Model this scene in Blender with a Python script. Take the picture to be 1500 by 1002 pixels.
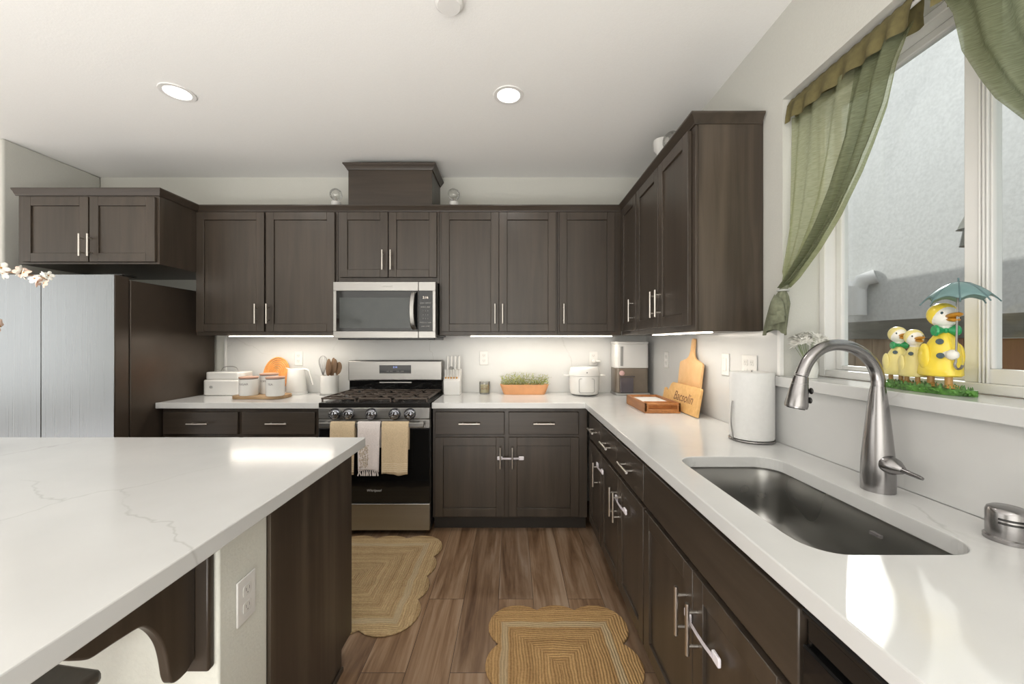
import bpy, bmesh, math, random
from math import sin, cos, pi, radians as R
from mathutils import Vector, Matrix
for o in list(bpy.data.objects): bpy.data.objects.remove(o)
random.seed(7)
SC = bpy.context.scene
COL = SC.collection

# ------------------------------------------------------------------ camera, sky, sun, lights
cd = bpy.data.cameras.new('camera'); cam = bpy.data.objects.new('camera', cd); COL.objects.link(cam)
cam.location = (0, 0, 1.335); cam.rotation_euler = (pi/2, 0, 0)
cd.sensor_width = 36; cd.lens = 36*570/1500; cd.clip_start = 0.02
SC.camera = cam
SC.view_settings.view_transform = 'Standard'; SC.view_settings.look = 'None'
SC.view_settings.gamma = 1; SC.view_settings.use_curve_mapping = False
SC.view_settings.exposure = 0.0
w = bpy.data.worlds.new('sky'); SC.world = w; w.use_nodes = True
nt = w.node_tree; bg = nt.nodes['Background']
sky = nt.nodes.new('ShaderNodeTexSky'); sky.sky_type = 'HOSEK_WILKIE'; sky.turbidity = 4
sky.sun_direction = Vector((-.5, .6, .75)).normalized()
mx = nt.nodes.new('ShaderNodeMix'); mx.data_type = 'RGBA'; mx.inputs[0].default_value = .55
mx.inputs[7].default_value = (1, 1, 1, 1)
nt.links.new(sky.outputs[0], mx.inputs[6]); nt.links.new(mx.outputs[2], bg.inputs[0])
bg.inputs[1].default_value = 2.6

def lamp(name, typ, loc, direction, energy, color=(1, 1, 1), size=None, size_y=None, **kw):
    d = bpy.data.lights.new(name, typ); o = bpy.data.objects.new(name, d); COL.objects.link(o)
    o.location = loc; o.rotation_euler = Vector(direction).to_track_quat('-Z', 'Y').to_euler()
    if direction == (0, 0, -1): o.rotation_euler = (0, 0, 0)
    if direction == (0, 0, 1): o.rotation_euler = (pi, 0, 0)
    if direction == (0, 1, 0): o.rotation_euler = (pi/2, 0, 0)
    if direction == (1, 0, 0): o.rotation_euler = (pi/2, 0, -pi/2)
    d.energy = energy; d.color = color
    if size is not None and typ == 'AREA':
        d.size = size
        if size_y: d.shape = 'RECTANGLE'; d.size_y = size_y
    for k, v in kw.items(): setattr(d, k, v)
    return o
sun = lamp('sun', 'SUN', (0, 0, 8), (.60, -.55, -.42), 1.85, (1, .97, .92), angle=R(.6))
# added spot for the counter's sun patch, standing in for sun off neighbour's glazing
lamp('sun_patch_spot', 'SPOT', (3.60, 4.20, 3.25), (-.64, -.77, -.50), 820, (1, .98, .94), spot_size=R(9.5), spot_blend=.08, shadow_soft_size=.03)
# added area lamps standing in for daylight; rear and left walls have no windows
lamp('rear_fill', 'AREA', (-1.6, -2.9, 1.5), (0, 1, 0), 42, (1, .985, .96), 4.2, 2.0)
lamp('left_fill', 'AREA', (-6.9, .2, 1.5), (1, 0, 0), 38, (1, .985, .96), 4.0, 2.0)
# added floor-level area lamps brightening the ceiling as a sunlit floor would
lamp('floor_fill_left', 'AREA', (-5.0, -.5, .03), (0, 0, 1), 80, (1, .99, .975), 3.2, 4.6)
lamp('floor_fill_rear', 'AREA', (-.7, -1.70, .03), (0, 0, 1), 198, (1, .99, .975), 3.6, 2.2)

# ------------------------------------------------------------------ materials
def new_mat(name):
    m = bpy.data.materials.new(name); m.use_nodes = True
    return m, m.node_tree, m.node_tree.nodes['Principled BSDF']
def N(t, typ, **kw):
    n = t.nodes.new(typ)
    for k, v in kw.items():
        if k.startswith('i_'): n.inputs[k[2:].replace('_', ' ')].default_value = v
        else: setattr(n, k, v)
    return n
def ramp(t, fac, stops):
    r = t.nodes.new('ShaderNodeValToRGB'); e = r.color_ramp.elements
    while len(e) < len(stops): e.new(.5)
    for i, (p, c) in enumerate(stops):
        e[i].position = p; e[i].color = (*c, 1) if len(c) == 3 else c
    t.links.new(fac, r.inputs[0]); return r.outputs[0]
def coords(t, scale=(1, 1, 1), kind='Object', rot=(0, 0, 0)):
    tc = t.nodes.new('ShaderNodeTexCoord'); mp = t.nodes.new('ShaderNodeMapping')
    mp.inputs['Scale'].default_value = scale; mp.inputs['Rotation'].default_value = rot
    t.links.new(tc.outputs[kind], mp.inputs[0]); return mp.outputs[0]
def bump(t, b, h, strength=.1, dist=.01):
    n = t.nodes.new('ShaderNodeBump'); n.inputs['Strength'].default_value = strength; n.inputs['Distance'].default_value = dist
    t.links.new(h, n.inputs['Height']); t.links.new(n.outputs[0], b.inputs['Normal'])
MATS = {}
def plain(name, c, rough=.5, metal=0, var=.06, nscale=12, bmp=0, **kw):
    if name in MATS: return MATS[name]
    m, t, b = new_mat(name)
    nz = N(t, 'ShaderNodeTexNoise', i_Scale=nscale, i_Detail=4.0)
    t.links.new(coords(t), nz.inputs['Vector'])
    lo = tuple(max(0, x*(1-var)) for x in c); hi = tuple(min(1, x*(1+var)) for x in c)
    t.links.new(ramp(t, nz.outputs[0], [(.35, lo), (.65, hi)]), b.inputs['Base Color'])
    b.inputs['Roughness'].default_value = rough; b.inputs['Metallic'].default_value = metal
    if bmp: bump(t, b, nz.outputs[0], bmp, .004)
    for k, v in kw.items(): b.inputs[k.replace('_', ' ')].default_value = v
    MATS[name] = m; return m
def emis(name, c, s):
    m, t, b = new_mat(name); b.inputs['Base Color'].default_value = (*c, 1)
    b.inputs['Emission Color'].default_value = (*c, 1); b.inputs['Emission Strength'].default_value = s
    MATS[name] = m; return m
def wood(name, c1, c2, scale=(26, 26, 1.6), rough=.36, bm=.08, fig=.5, spec=.5):
    m, t, b = new_mat(name)
    v = coords(t, scale)
    n1 = N(t, 'ShaderNodeTexNoise', i_Scale=1.0, i_Detail=6.0, i_Roughness=.62, i_Distortion=.6); t.links.new(v, n1.inputs['Vector'])
    v2 = coords(t, tuple(s*.14 for s in scale))
    n2 = N(t, 'ShaderNodeTexNoise', i_Scale=1.0, i_Detail=3.0, i_Distortion=1.2); t.links.new(v2, n2.inputs['Vector'])
    wv = N(t, 'ShaderNodeMath', operation='MULTIPLY'); wv.inputs[1].default_value = 22.0; t.links.new(n2.outputs[0], wv.inputs[0])
    sn = N(t, 'ShaderNodeMath', operation='SINE'); t.links.new(wv.outputs[0], sn.inputs[0])
    ml = N(t, 'ShaderNodeMath', operation='MULTIPLY_ADD'); ml.inputs[1].default_value = .12*fig*2; t.links.new(sn.outputs[0], ml.inputs[0]); t.links.new(n1.outputs[0], ml.inputs[2])
    t.links.new(ramp(t, ml.outputs[0], [(.25, c1), (.75, c2)]), b.inputs['Base Color'])
    b.inputs['Roughness'].default_value = rough; b.inputs['Specular IOR Level'].default_value = spec
    bump(t, b, ml.outputs[0], bm, .002); MATS[name] = m; return m
CABW = wood('cabinet_wood', (.037, .028, .0205), (.061, .046, .034), rough=.34)
CABH = wood('cabinet_wood_level', (.037, .028, .0205), (.061, .046, .034), scale=(1.6, 26, 26), rough=.36)
PANW = wood('panel_wood', (.042, .031, .022), (.088, .067, .048), scale=(22, 22, 1.2), rough=.4, fig=.9)
TOE = plain('toe_dark', (.022, .017, .013), .5)
BAMB = wood('bamboo', (.62, .36, .15), (.78, .50, .25), scale=(8, 40, 6), rough=.45, bm=.03)
BAMB2 = wood('bamboo_pale', (.62, .36, .13), (.74, .46, .19), scale=(40, 4, 40), rough=.45, bm=.03)
ACAC = wood('acacia', (.28, .105, .03), (.48, .21, .07), scale=(30, 4, 40), rough=.4)
SPOONW = wood('spoon_wood', (.13, .07, .035), (.28, .17, .09), scale=(40, 40, 4), rough=.55)
LIVE = wood('live_edge', (.28, .17, .08), (.5, .34, .19), scale=(5, 30, 30), rough=.6)
LIDW = plain('lid_wood', (.50, .30, .22), .5)

def quartz():
    m, t, b = new_mat('quartz')
    v = coords(t, (1, 1, 1))
    nz = N(t, 'ShaderNodeTexNoise', i_Scale=1.7, i_Detail=5.0, i_Roughness=.55); t.links.new(v, nz.inputs['Vector'])
    sub = N(t, 'ShaderNodeVectorMath', operation='SCALE'); sub.inputs['Scale'].default_value = .55; t.links.new(nz.outputs['Color'], sub.inputs[0])
    ad = N(t, 'ShaderNodeVectorMath', operation='ADD'); t.links.new(v, ad.inputs[0]); t.links.new(sub.outputs[0], ad.inputs[1])
    vo = N(t, 'ShaderNodeTexVoronoi', feature='DISTANCE_TO_EDGE', i_Scale=1.25); t.links.new(ad.outputs[0], vo.inputs['Vector'])
    n2 = N(t, 'ShaderNodeTexNoise', i_Scale=2.3, i_Detail=3.0); t.links.new(v, n2.inputs['Vector'])
    line = ramp(t, vo.outputs['Distance'], [(0, (1, 1, 1)), (.007, (0, 0, 0))])
    msk = ramp(t, n2.outputs[0], [(.47, (0, 0, 0)), (.6, (1, 1, 1))])
    mu = N(t, 'ShaderNodeMath', operation='MULTIPLY'); t.links.new(line, mu.inputs[0]); t.links.new(msk, mu.inputs[1])
    mu2 = N(t, 'ShaderNodeMath', operation='MULTIPLY'); mu2.inputs[1].default_value = .45; t.links.new(mu.outputs[0], mu2.inputs[0])
    n3 = N(t, 'ShaderNodeTexNoise', i_Scale=5.0, i_Detail=6.0); t.links.new(v, n3.inputs['Vector'])
    base = ramp(t, n3.outputs[0], [(.3, (.59, .59, .58)), (.7, (.625, .625, .615))])
    mi = N(t, 'ShaderNodeMix', data_type='RGBA'); t.links.new(mu2.outputs[0], mi.inputs[0]); t.links.new(base, mi.inputs[6])
    mi.inputs[7].default_value = (.38, .37, .35, 1)
    t.links.new(mi.outputs[2], b.inputs['Base Color']); b.inputs['Roughness'].default_value = .14
    MATS['quartz'] = m; return m
QZ = quartz()
def floor_mat():
    m, t, b = new_mat('plank_floor')
    tc = t.nodes.new('ShaderNodeTexCoord'); mp = N(t, 'ShaderNodeMapping'); mp.inputs['Rotation'].default_value = (0, 0, pi/2)
    mp.inputs['Location'].default_value = (.35, .07, 0)
    t.links.new(tc.outputs['Object'], mp.inputs[0])
    br = N(t, 'ShaderNodeTexBrick', offset=.37, offset_frequency=2, squash=1.0)
    br.inputs['Scale'].default_value = 1; br.inputs['Brick Width'].default_value = 1.22; br.inputs['Row Height'].default_value = .18
    br.inputs['Mortar Size'].default_value = .0012; br.inputs['Mortar Smooth'].default_value = .1; br.inputs['Bias'].default_value = 0
    br.inputs['Color1'].default_value = (0, 0, 0, 1); br.inputs['Color2'].default_value = (1, 1, 1, 1); br.inputs['Mortar'].default_value = (.5, .5, .5, 1)
    t.links.new(mp.outputs[0], br.inputs['Vector'])
    sc = N(t, 'ShaderNodeVectorMath', operation='SCALE'); sc.inputs['Scale'].default_value = 7.0; t.links.new(br.outputs['Color'], sc.inputs[0])
    mp2 = N(t, 'ShaderNodeMapping'); mp2.inputs['Scale'].default_value = (14, 1.1, 1); t.links.new(tc.outputs['Object'], mp2.inputs[0])
    ad = N(t, 'ShaderNodeVectorMath', operation='ADD'); t.links.new(mp2.outputs[0], ad.inputs[0]); t.links.new(sc.outputs[0], ad.inputs[1])
    nz = N(t, 'ShaderNodeTexNoise', i_Scale=1.0, i_Detail=7.0, i_Roughness=.6, i_Distortion=.8); t.links.new(ad.outputs[0], nz.inputs['Vector'])
    mp3 = N(t, 'ShaderNodeMapping'); mp3.inputs['Scale'].default_value = (90, 3, 1); t.links.new(tc.outputs['Object'], mp3.inputs[0])
    nf = N(t, 'ShaderNodeTexNoise', i_Scale=1.0, i_Detail=4.0); t.links.new(mp3.outputs[0], nf.inputs['Vector'])
    mixf = N(t, 'ShaderNodeMath', operation='MULTIPLY_ADD'); mixf.inputs[1].default_value = .25; t.links.new(nf.outputs[0], mixf.inputs[0]); t.links.new(nz.outputs[0], mixf.inputs[2])
    sb = N(t, 'ShaderNodeMath', operation='SUBTRACT'); sb.inputs[1].default_value = .12; t.links.new(mixf.outputs[0], sb.inputs[0])
    col = ramp(t, sb.outputs[0], [(.28, (.105, .055, .028)), (.45, (.20, .120, .068)), (.56, (.275, .18, .112)), (.72, (.36, .265, .19))])
    tint = ramp(t, br.outputs['Color'], [(0, (.80, .80, .82)), (.5, (1, .97, .93)), (1, (1.0, 1.0, 1.0))])
    mu = N(t, 'ShaderNodeMix', data_type='RGBA', blend_type='MULTIPLY'); mu.inputs[0].default_value = 1
    t.links.new(col, mu.inputs[6]); t.links.new(tint, mu.inputs[7])
    m2 = N(t, 'ShaderNodeMix', data_type='RGBA'); t.links.new(br.outputs['Fac'], m2.inputs[0]); t.links.new(mu.outputs[2], m2.inputs[6]); m2.inputs[7].default_value = (.05, .03, .02, 1)
    t.links.new(m2.outputs[2], b.inputs['Base Color']); b.inputs['Roughness'].default_value = .42
    bump(t, b, mixf.outputs[0], .05, .002); return m
FLOOR = floor_mat()
WALL = plain('wall_paint', (.585, .58, .535), .9, nscale=160, var=.015, bmp=.15)
CEIL = plain('ceiling_paint', (.88, .875, .855), .95, nscale=140, var=.01, bmp=.15)
WHITE = plain('white_paint', (.78, .77, .75), .45, var=.01)
PONY = plain('pony_paint', (.66, .66, .60), .85, nscale=120, var=.015, bmp=.3)
def brushed(name, c, rough=.28, scale=(1, 1, 160), metal=1.0, aniso=0):
    m, t, b = new_mat(name)
    nz = N(t, 'ShaderNodeTexNoise', i_Scale=1.0, i_Detail=2.0); t.links.new(coords(t, scale), nz.inputs['Vector'])
    t.links.new(ramp(t, nz.outputs[0], [(.3, tuple(x*.93 for x in c)), (.7, c)]), b.inputs['Base Color'])
    rr = ramp(t, nz.outputs[0], [(.3, (rough*.85,)*3), (.7, (rough*1.15,)*3)]); t.links.new(rr, b.inputs['Roughness'])
    b.inputs['Metallic'].default_value = metal; MATS[name] = m; return m
STEEL = brushed('brushed_steel', (.36, .35, .335), .33, scale=(1, 1, 60))
FRIDGE = brushed('fridge_steel', (.31, .33, .35), .30, scale=(160, 160, 1))
SINKM = brushed('sink_steel', (.36, .355, .34), .3, scale=(3, 3, 3))
FAUC = brushed('faucet_steel', (.34, .33, .33), .24, scale=(2, 2, 120))
NICK = brushed('brushed_nickel', (.66, .62, .57), .32, scale=(3, 3, 3))
CHROME = plain('chrome', (.8, .8, .8), .08, 1, var=.01)
WIRE = plain('grey_wire', (.33, .32, .31), .35, 1)
BLK = plain('black_enamel', (.012, .011, .010), .18)
BLKG = plain('black_glass', (.006, .006, .006), .05)
GRATE = plain('cast_iron', (.075, .055, .042), .5, 0, bmp=.2, nscale=80)
FSIDE = plain('fridge_side', (.075, .058, .045), .3, .35, var=.03)  # black metal side; brown floor reflection put into the base colour
MWGL = plain('microwave_glass', (.04, .045, .043), .12)
PLW = plain('white_plastic', (.70, .69, .67), .3, var=.01)
CERW = plain('white_ceramic', (.70, .69, .665), .18, var=.01)
PLG = plain('grey_plastic', (.30, .30, .29), .4)
BRNZ = plain('bronze_plastic', (.20, .165, .13), .3, .3)
DGL = plain('smoked_glass', (.10, .09, .10), .08)
PINK = plain('pink_plastic', (.62, .40, .38), .4)
LOCKS = plain('strap_plastic', (.62, .58, .62), .35)
LOCKP = plain('pad_plastic', (.80, .76, .80), .3)
TERRA = plain('terracotta', (.72, .36, .17), .8, bmp=.2)
TERP = plain('terracotta_pale', (.60, .45, .33), .8)
WOVEN = plain('woven_rush', (.74, .33, .10), .8, nscale=25, var=.12, bmp=.2)
TANT = plain('tan_towel', (.56, .44, .29), .95, nscale=220, var=.12, bmp=.5)
TANS = plain('cream_stitch', (.70, .60, .44), .95)
WHT = plain('white_towel', (.66, .60, .58), .95, nscale=200, var=.08, bmp=.5)
EMBR = plain('taupe_embroidery', (.45, .38, .31), .95, nscale=120, var=.3, bmp=.8)
PAPER = plain('paper', (.72, .715, .70), .9, nscale=60, var=.015, bmp=.25)
YEL = plain('yellow_glaze', (.86, .66, .07), .25, var=.08)
YELP = plain('pale_yellow_glaze', (.76, .66, .26), .3, var=.1)
YELD = plain('gold_glaze', (.62, .40, .04), .3)
DWHT = plain('duck_white', (.80, .78, .72), .3)
ORNG = plain('beak_orange', (.48, .22, .02), .3)
LEGO = plain('leg_tan', (.52, .30, .10), .4)
BOW = plain('bow_green', (.02, .30, .10), .3)
NAVY = plain('button_navy', (.03, .06, .07), .2)
GRASSB = plain('painted_grass', (.07, .19, .03), .5, nscale=60, var=.5, bmp=.8)
UMB = plain('umbrella_teal', (.16, .27, .27), .4, var=.1)
LEAF = plain('leaf_olive', (.36, .38, .10), .7, var=.2)
LEAF2 = plain('leaf_sage', (.30, .36, .20), .7, var=.2)
SOIL = plain('soil', (.05, .03, .02), .95)
PETAL = plain('petal_white', (.66, .65, .60), .7)
PETAP = plain('petal_peach', (.80, .58, .48), .7)
STEMB = plain('stem_brown', (.25, .15, .08), .7)
FROST = plain('frosted_vase', (.72, .72, .68), .3)
STUC = plain('neighbour_stucco', (.62, .62, .60), .95, nscale=38, var=.06, bmp=.35)
FENCE = wood('fence_wood', (.27, .19, .13), (.55, .41, .29), scale=(14, 14, 1.5), rough=.9, fig=.7)
FENCG = wood('fence_rail', (.19, .175, .15), (.34, .32, .28), scale=(14, 2, 14), rough=.9)
FENCR = wood('fence_red', (.34, .17, .10), (.50, .27, .17), scale=(14, 14, 1.5), rough=.9)
CONC = plain('outside_concrete', (.42, .41, .39), .9)
TXT = plain('lettering_grey', (.16, .15, .15), .6)
TXTW = plain('lettering_silver', (.45, .44, .42), .35)
TXTB = plain('lettering_burnt', (.20, .10, .05), .8)
DIGI = emis('display_blue', (.30, .40, .85), 1.0)
LED = emis('led_strip', (1, .90, .76), 8.0)
CANE = emis('can_lens', (1, .97, .9), 6.0)

def glass_mat(name, tint=(1, 1, 1), refl=.08, rough=0.0):
    m = bpy.data.materials.new(name); m.use_nodes = True; t = m.node_tree; t.nodes.clear()
    fr = .12 if name == 'window_glass' else .6
    out = t.nodes.new('ShaderNodeOutputMaterial'); tr = t.nodes.new('ShaderNodeBsdfTransparent'); gl = t.nodes.new('ShaderNodeBsdfGlossy')
    tr.inputs[0].default_value = (*tint, 1); gl.inputs['Roughness'].default_value = rough
    lw = t.nodes.new('ShaderNodeLayerWeight'); lw.inputs[0].default_value = .25
    mm = t.nodes.new('ShaderNodeMath'); mm.operation = 'MULTIPLY_ADD'; mm.inputs[1].default_value = fr; mm.inputs[2].default_value = refl
    t.links.new(lw.outputs['Fresnel'], mm.inputs[0])
    mix = t.nodes.new('ShaderNodeMixShader'); t.links.new(mm.outputs[0], mix.inputs[0]); t.links.new(tr.outputs[0], mix.inputs[1]); t.links.new(gl.outputs[0], mix.inputs[2])
    t.links.new(mix.outputs[0], out.inputs[0]); MATS[name] = m; return m
GLASS = glass_mat('window_glass', (.93, .95, .95), .012)
CLEAR = glass_mat('clear_cover', (.82, .83, .86), .10)
BULB = glass_mat('bulb_glass', (.93, .93, .92), .08)
def curtain_mat(name='sheer_olive', c1=(.42, .44, .27), c2=(.56, .58, .40), tra=.56):
    m = bpy.data.materials.new(name); m.use_nodes = True; t = m.node_tree; t.nodes.clear()
    out = t.nodes.new('ShaderNodeOutputMaterial')
    v = coords(t, (1, 60, 300)); nz = N(t, 'ShaderNodeTexNoise', i_Scale=1.0, i_Detail=3.0); t.links.new(v, nz.inputs['Vector'])
    c = ramp(t, nz.outputs[0], [(.3, c1), (.7, c2)])
    df = t.nodes.new('ShaderNodeBsdfDiffuse'); tl = t.nodes.new('ShaderNodeBsdfTranslucent'); tr = t.nodes.new('ShaderNodeBsdfTransparent')
    t.links.new(c, df.inputs[0]); t.links.new(c, tl.inputs[0]); tr.inputs[0].default_value = (.84, .86, .72, 1)
    a = t.nodes.new('ShaderNodeMixShader'); a.inputs[0].default_value = .5; t.links.new(df.outputs[0], a.inputs[1]); t.links.new(tl.outputs[0], a.inputs[2])
    b = t.nodes.new('ShaderNodeMixShader'); b.inputs[0].default_value = tra; t.links.new(a.outputs[0], b.inputs[1]); t.links.new(tr.outputs[0], b.inputs[2])
    t.links.new(b.outputs[0], out.inputs[0]); return m
CURT = curtain_mat(); CURT2 = curtain_mat('sheer_olive_gathered', (.17, .185, .115), (.27, .29, .19), .22)  # second is the same cloth darkened; light lost through layers put into colour
CURTH = plain('olive_hem', (.125, .105, .04), .9, nscale=60, var=.15)
CURTT = plain('olive_tail', (.17, .18, .12), .9, nscale=60, var=.15)
def rug_mat(name, hx, hy, c1, c2, band):
    m, t, b = new_mat(name)
    tc = t.nodes.new('ShaderNodeTexCoord'); sx = t.nodes.new('ShaderNodeSeparateXYZ')
    nw = N(t, 'ShaderNodeTexNoise', i_Scale=7.0, i_Detail=2.0); t.links.new(tc.outputs['Object'], nw.inputs['Vector'])
    sc = N(t, 'ShaderNodeVectorMath', operation='SCALE'); sc.inputs['Scale'].default_value = .03; t.links.new(nw.outputs['Color'], sc.inputs[0])
    ad = N(t, 'ShaderNodeVectorMath', operation='ADD'); t.links.new(tc.outputs['Object'], ad.inputs[0]); t.links.new(sc.outputs[0], ad.inputs[1])
    t.links.new(ad.outputs[0], sx.inputs[0])
    def mth(op, a, b2=None):
        n = N(t, 'ShaderNodeMath', operation=op)
        for i, x in enumerate((a, b2)):
            if x is None: continue
            if isinstance(x, (int, float)): n.inputs[i].default_value = x
            else: t.links.new(x, n.inputs[i])
        return n.outputs[0]
    dx = mth('SUBTRACT', hx, mth('ABSOLUTE', sx.outputs[0])); dy = mth('SUBTRACT', hy, mth('ABSOLUTE', sx.outputs[1]))
    d = mth('MINIMUM', dx, dy)
    s = mth('SINE', mth('MULTIPLY', d, 2*pi/.0125))
    fine = N(t, 'ShaderNodeTexNoise', i_Scale=110.0, i_Detail=5.0, i_Roughness=.75); t.links.new(tc.outputs['Object'], fine.inputs['Vector'])
    mid = N(t, 'ShaderNodeTexNoise', i_Scale=14.0, i_Detail=4.0); t.links.new(tc.outputs['Object'], mid.inputs['Vector'])
    ringn = N(t, 'ShaderNodeTexNoise', noise_dimensions='1D', i_Scale=28.0, i_Detail=1.0); t.links.new(d, ringn.inputs['W'])
    h = mth('ADD', mth('MULTIPLY', s, .35), mth('MULTIPLY', fine.outputs[0], .9))
    f = mth('ADD', mth('MULTIPLY', s, .055), mth('ADD', mth('MULTIPLY', fine.outputs[0], .55), mth('ADD', mth('MULTIPLY', ringn.outputs[0], .42), mth('MULTIPLY', mid.outputs[0], .15))))
    col = ramp(t, f, [(.30, c1), (.52, tuple((a+b_)/2 for a, b_ in zip(c1, c2))), (.72, c2)])
    bd = ramp(t, d, [(band-.012, (0, 0, 0)), (band-.008, (1, 1, 1)), (band+.022, (1, 1, 1)), (band+.026, (0, 0, 0))])
    mi = N(t, 'ShaderNodeMix', data_type='RGBA'); t.links.new(mth('MULTIPLY', bd, .55), mi.inputs[0]); t.links.new(col, mi.inputs[6]); mi.inputs[7].default_value = (.56, .46, .30, 1)
    t.links.new(mi.outputs[2], b.inputs['Base Color']); b.inputs['Roughness'].default_value = .95
    bump(t, b, h, .9, .006); return m

# ------------------------------------------------------------------ mesh helpers
class MB:
    def __init__(s): s.v = []; s.f = []
    def add(s, vs, fs, M=None):
        n = len(s.v)
        s.v += [tuple(M @ Vector(p)) if M else tuple(p) for p in vs]
        s.f += [tuple(i+n for i in f) for f in fs]; return s
    def box(s, x0, x1, y0, y1, z0, z1, M=None):
        if x0 > x1: x0, x1 = x1, x0
        if y0 > y1: y0, y1 = y1, y0
        return s.add([(x0, y0, z0), (x1, y0, z0), (x1, y1, z0), (x0, y1, z0), (x0, y0, z1), (x1, y0, z1), (x1, y1, z1), (x0, y1, z1)],
                     [(0, 3, 2, 1), (4, 5, 6, 7), (0, 1, 5, 4), (1, 2, 6, 5), (2, 3, 7, 6), (3, 0, 4, 7)], M)
    def lathe(s, prof, n=32, M=None, sx=1, sy=1, cap=True):
        vs = []; fs = []
        for r, z in prof:
            for k in range(n): a = 2*pi*k/n; vs.append((r*cos(a)*sx, r*sin(a)*sy, z))
        for i in range(len(prof)-1):
            for k in range(n): k2 = (k+1) % n; fs.append((i*n+k, i*n+k2, (i+1)*n+k2, (i+1)*n+k))
        if cap:
            fs.append(tuple(range(n-1, -1, -1))); fs.append(tuple((len(prof)-1)*n+k for k in range(n)))
        return s.add(vs, fs, M)
    def ell(s, c, r, n=20, m=12, M=None):
        prof = [(max(sin(pi*i/m), 1e-4), -cos(pi*i/m)) for i in range(m+1)]
        T = Matrix.Translation(c) @ Matrix.Diagonal((*r, 1))
        return s.lathe(prof, n, (M @ T) if M else T)
    def tube(s, pts, r, n=12, M=None, cap=True):
        pts = [Vector(p) for p in pts]; rs = r if isinstance(r, (list, tuple)) else [r]*len(pts)
        vs = []; fs = []; up = None
        for i, p in enumerate(pts):
            d = (pts[min(i+1, len(pts)-1)]-pts[max(i-1, 0)]).normalized()
            if up is None:
                up = Vector((0, 0, 1)) if abs(d.z) < .9 else Vector((1, 0, 0))
            a = d.cross(up).normalized(); up = a.cross(d).normalized()
            for k in range(n):
                t = 2*pi*k/n; vs.append(p+a*cos(t)*rs[i]+up*sin(t)*rs[i])
        for i in range(len(pts)-1):
            for k in range(n): k2 = (k+1) % n; fs.append((i*n+k, i*n+k2, (i+1)*n+k2, (i+1)*n+k))
        if cap: fs.append(tuple(range(n-1, -1, -1))); fs.append(tuple((len(pts)-1)*n+k for k in range(n)))
        return s.add(vs, fs, M)
    def prism(s, poly, z0, z1, M=None):
        n = len(poly)
        vs = [(x, y, z0) for x, y in poly]+[(x, y, z1) for x, y in poly]
        fs = [tuple(range(n-1, -1, -1)), tuple(range(n, 2*n))]+[(i, (i+1) % n, (i+1) % n+n, i+n) for i in range(n)]
        return s.add(vs, fs, M)
    def grid(s, P, close=False, M=None):
        nu = len(P); nv = len(P[0]); vs = [p for row in P for p in row]; fs = []
        for i in range(nu-1):
            for j in range(nv-1): fs.append((i*nv+j, (i+1)*nv+j, (i+1)*nv+j+1, i*nv+j+1))
        return s.add(vs, fs, M)
    def out(s, name, mat, parent=None, bevel=0, smooth=False, loc=None, rot=None, seg=2, solid=0, angle=40, subsurf=0):
        me = bpy.data.meshes.new(name); me.from_pydata([tuple(v) for v in s.v], [], s.f)
        bm = bmesh.new(); bm.from_mesh(me); bmesh.ops.recalc_face_normals(bm, faces=bm.faces); bm.to_mesh(me); bm.free()
        me.materials.append(mat); o = bpy.data.objects.new(name, me); COL.objects.link(o)
        if parent is not None: o.parent = parent
        if loc: o.location = loc
        if rot: o.rotation_euler = rot
        if solid:
            md = o.modifiers.new('solid', 'SOLIDIFY'); md.thickness = solid; md.offset = 0
        if bevel:
            md = o.modifiers.new('bevel', 'BEVEL'); md.width = bevel; md.segments = seg; md.limit_method = 'ANGLE'; md.angle_limit = R(35)
        if subsurf:
            md = o.modifiers.new('sub', 'SUBSURF'); md.levels = subsurf; md.render_levels = subsurf
        if smooth or bevel:
            for p in me.polygons: p.use_smooth = True
            try: me.set_sharp_from_angle(angle=R(angle))
            except Exception: pass
        return o
def M_(loc=(0, 0, 0), rot=(0, 0, 0)):
    from mathutils import Euler
    return Matrix.Translation(loc) @ Euler(rot).to_matrix().to_4x4()
def tag(o, label, cat, group=None):
    o['label'] = label; o['category'] = cat
    if group: o['group'] = group
    return o
def thing(name, label, cat, loc=(0, 0, 0), rz=0, group=None):
    o = bpy.data.objects.new(name, None); COL.objects.link(o); o.location = loc; o.rotation_euler = (0, 0, rz); o.empty_display_size = .05
    return tag(o, label, cat, group)
def struct(o): o['kind'] = 'structure'; return o
def rrect(x0, x1, y0, y1, r, n=6):
    P = []
    for cx, cy, a0 in ((x1-r, y1-r, 0), (x0+r, y1-r, 90), (x0+r, y0+r, 180), (x1-r, y0+r, 270)):
        for k in range(n+1): a = R(a0+90*k/n); P.append((cx+r*cos(a), cy+r*sin(a)))
    return P
def text(name, s, size, mat, parent, loc, rot, shear=0, ext=.0004, sx=1):
    c = bpy.data.curves.new(name, 'FONT'); c.body = s; c.size = size; c.extrude = ext; c.shear = shear; c.align_x = 'CENTER'; c.align_y = 'CENTER'
    tmp = bpy.data.objects.new(name+'_t', c); COL.objects.link(tmp)
    bpy.context.view_layer.update()
    me = bpy.data.meshes.new_from_object(tmp.evaluated_get(bpy.context.evaluated_depsgraph_get()))
    bpy.data.objects.remove(tmp); me.materials.clear(); me.materials.append(mat)
    o = bpy.data.objects.new(name, me); COL.objects.link(o); o.parent = parent; o.location = loc; o.rotation_euler = rot; o.scale = (sx, 1, 1)
    return o

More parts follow.
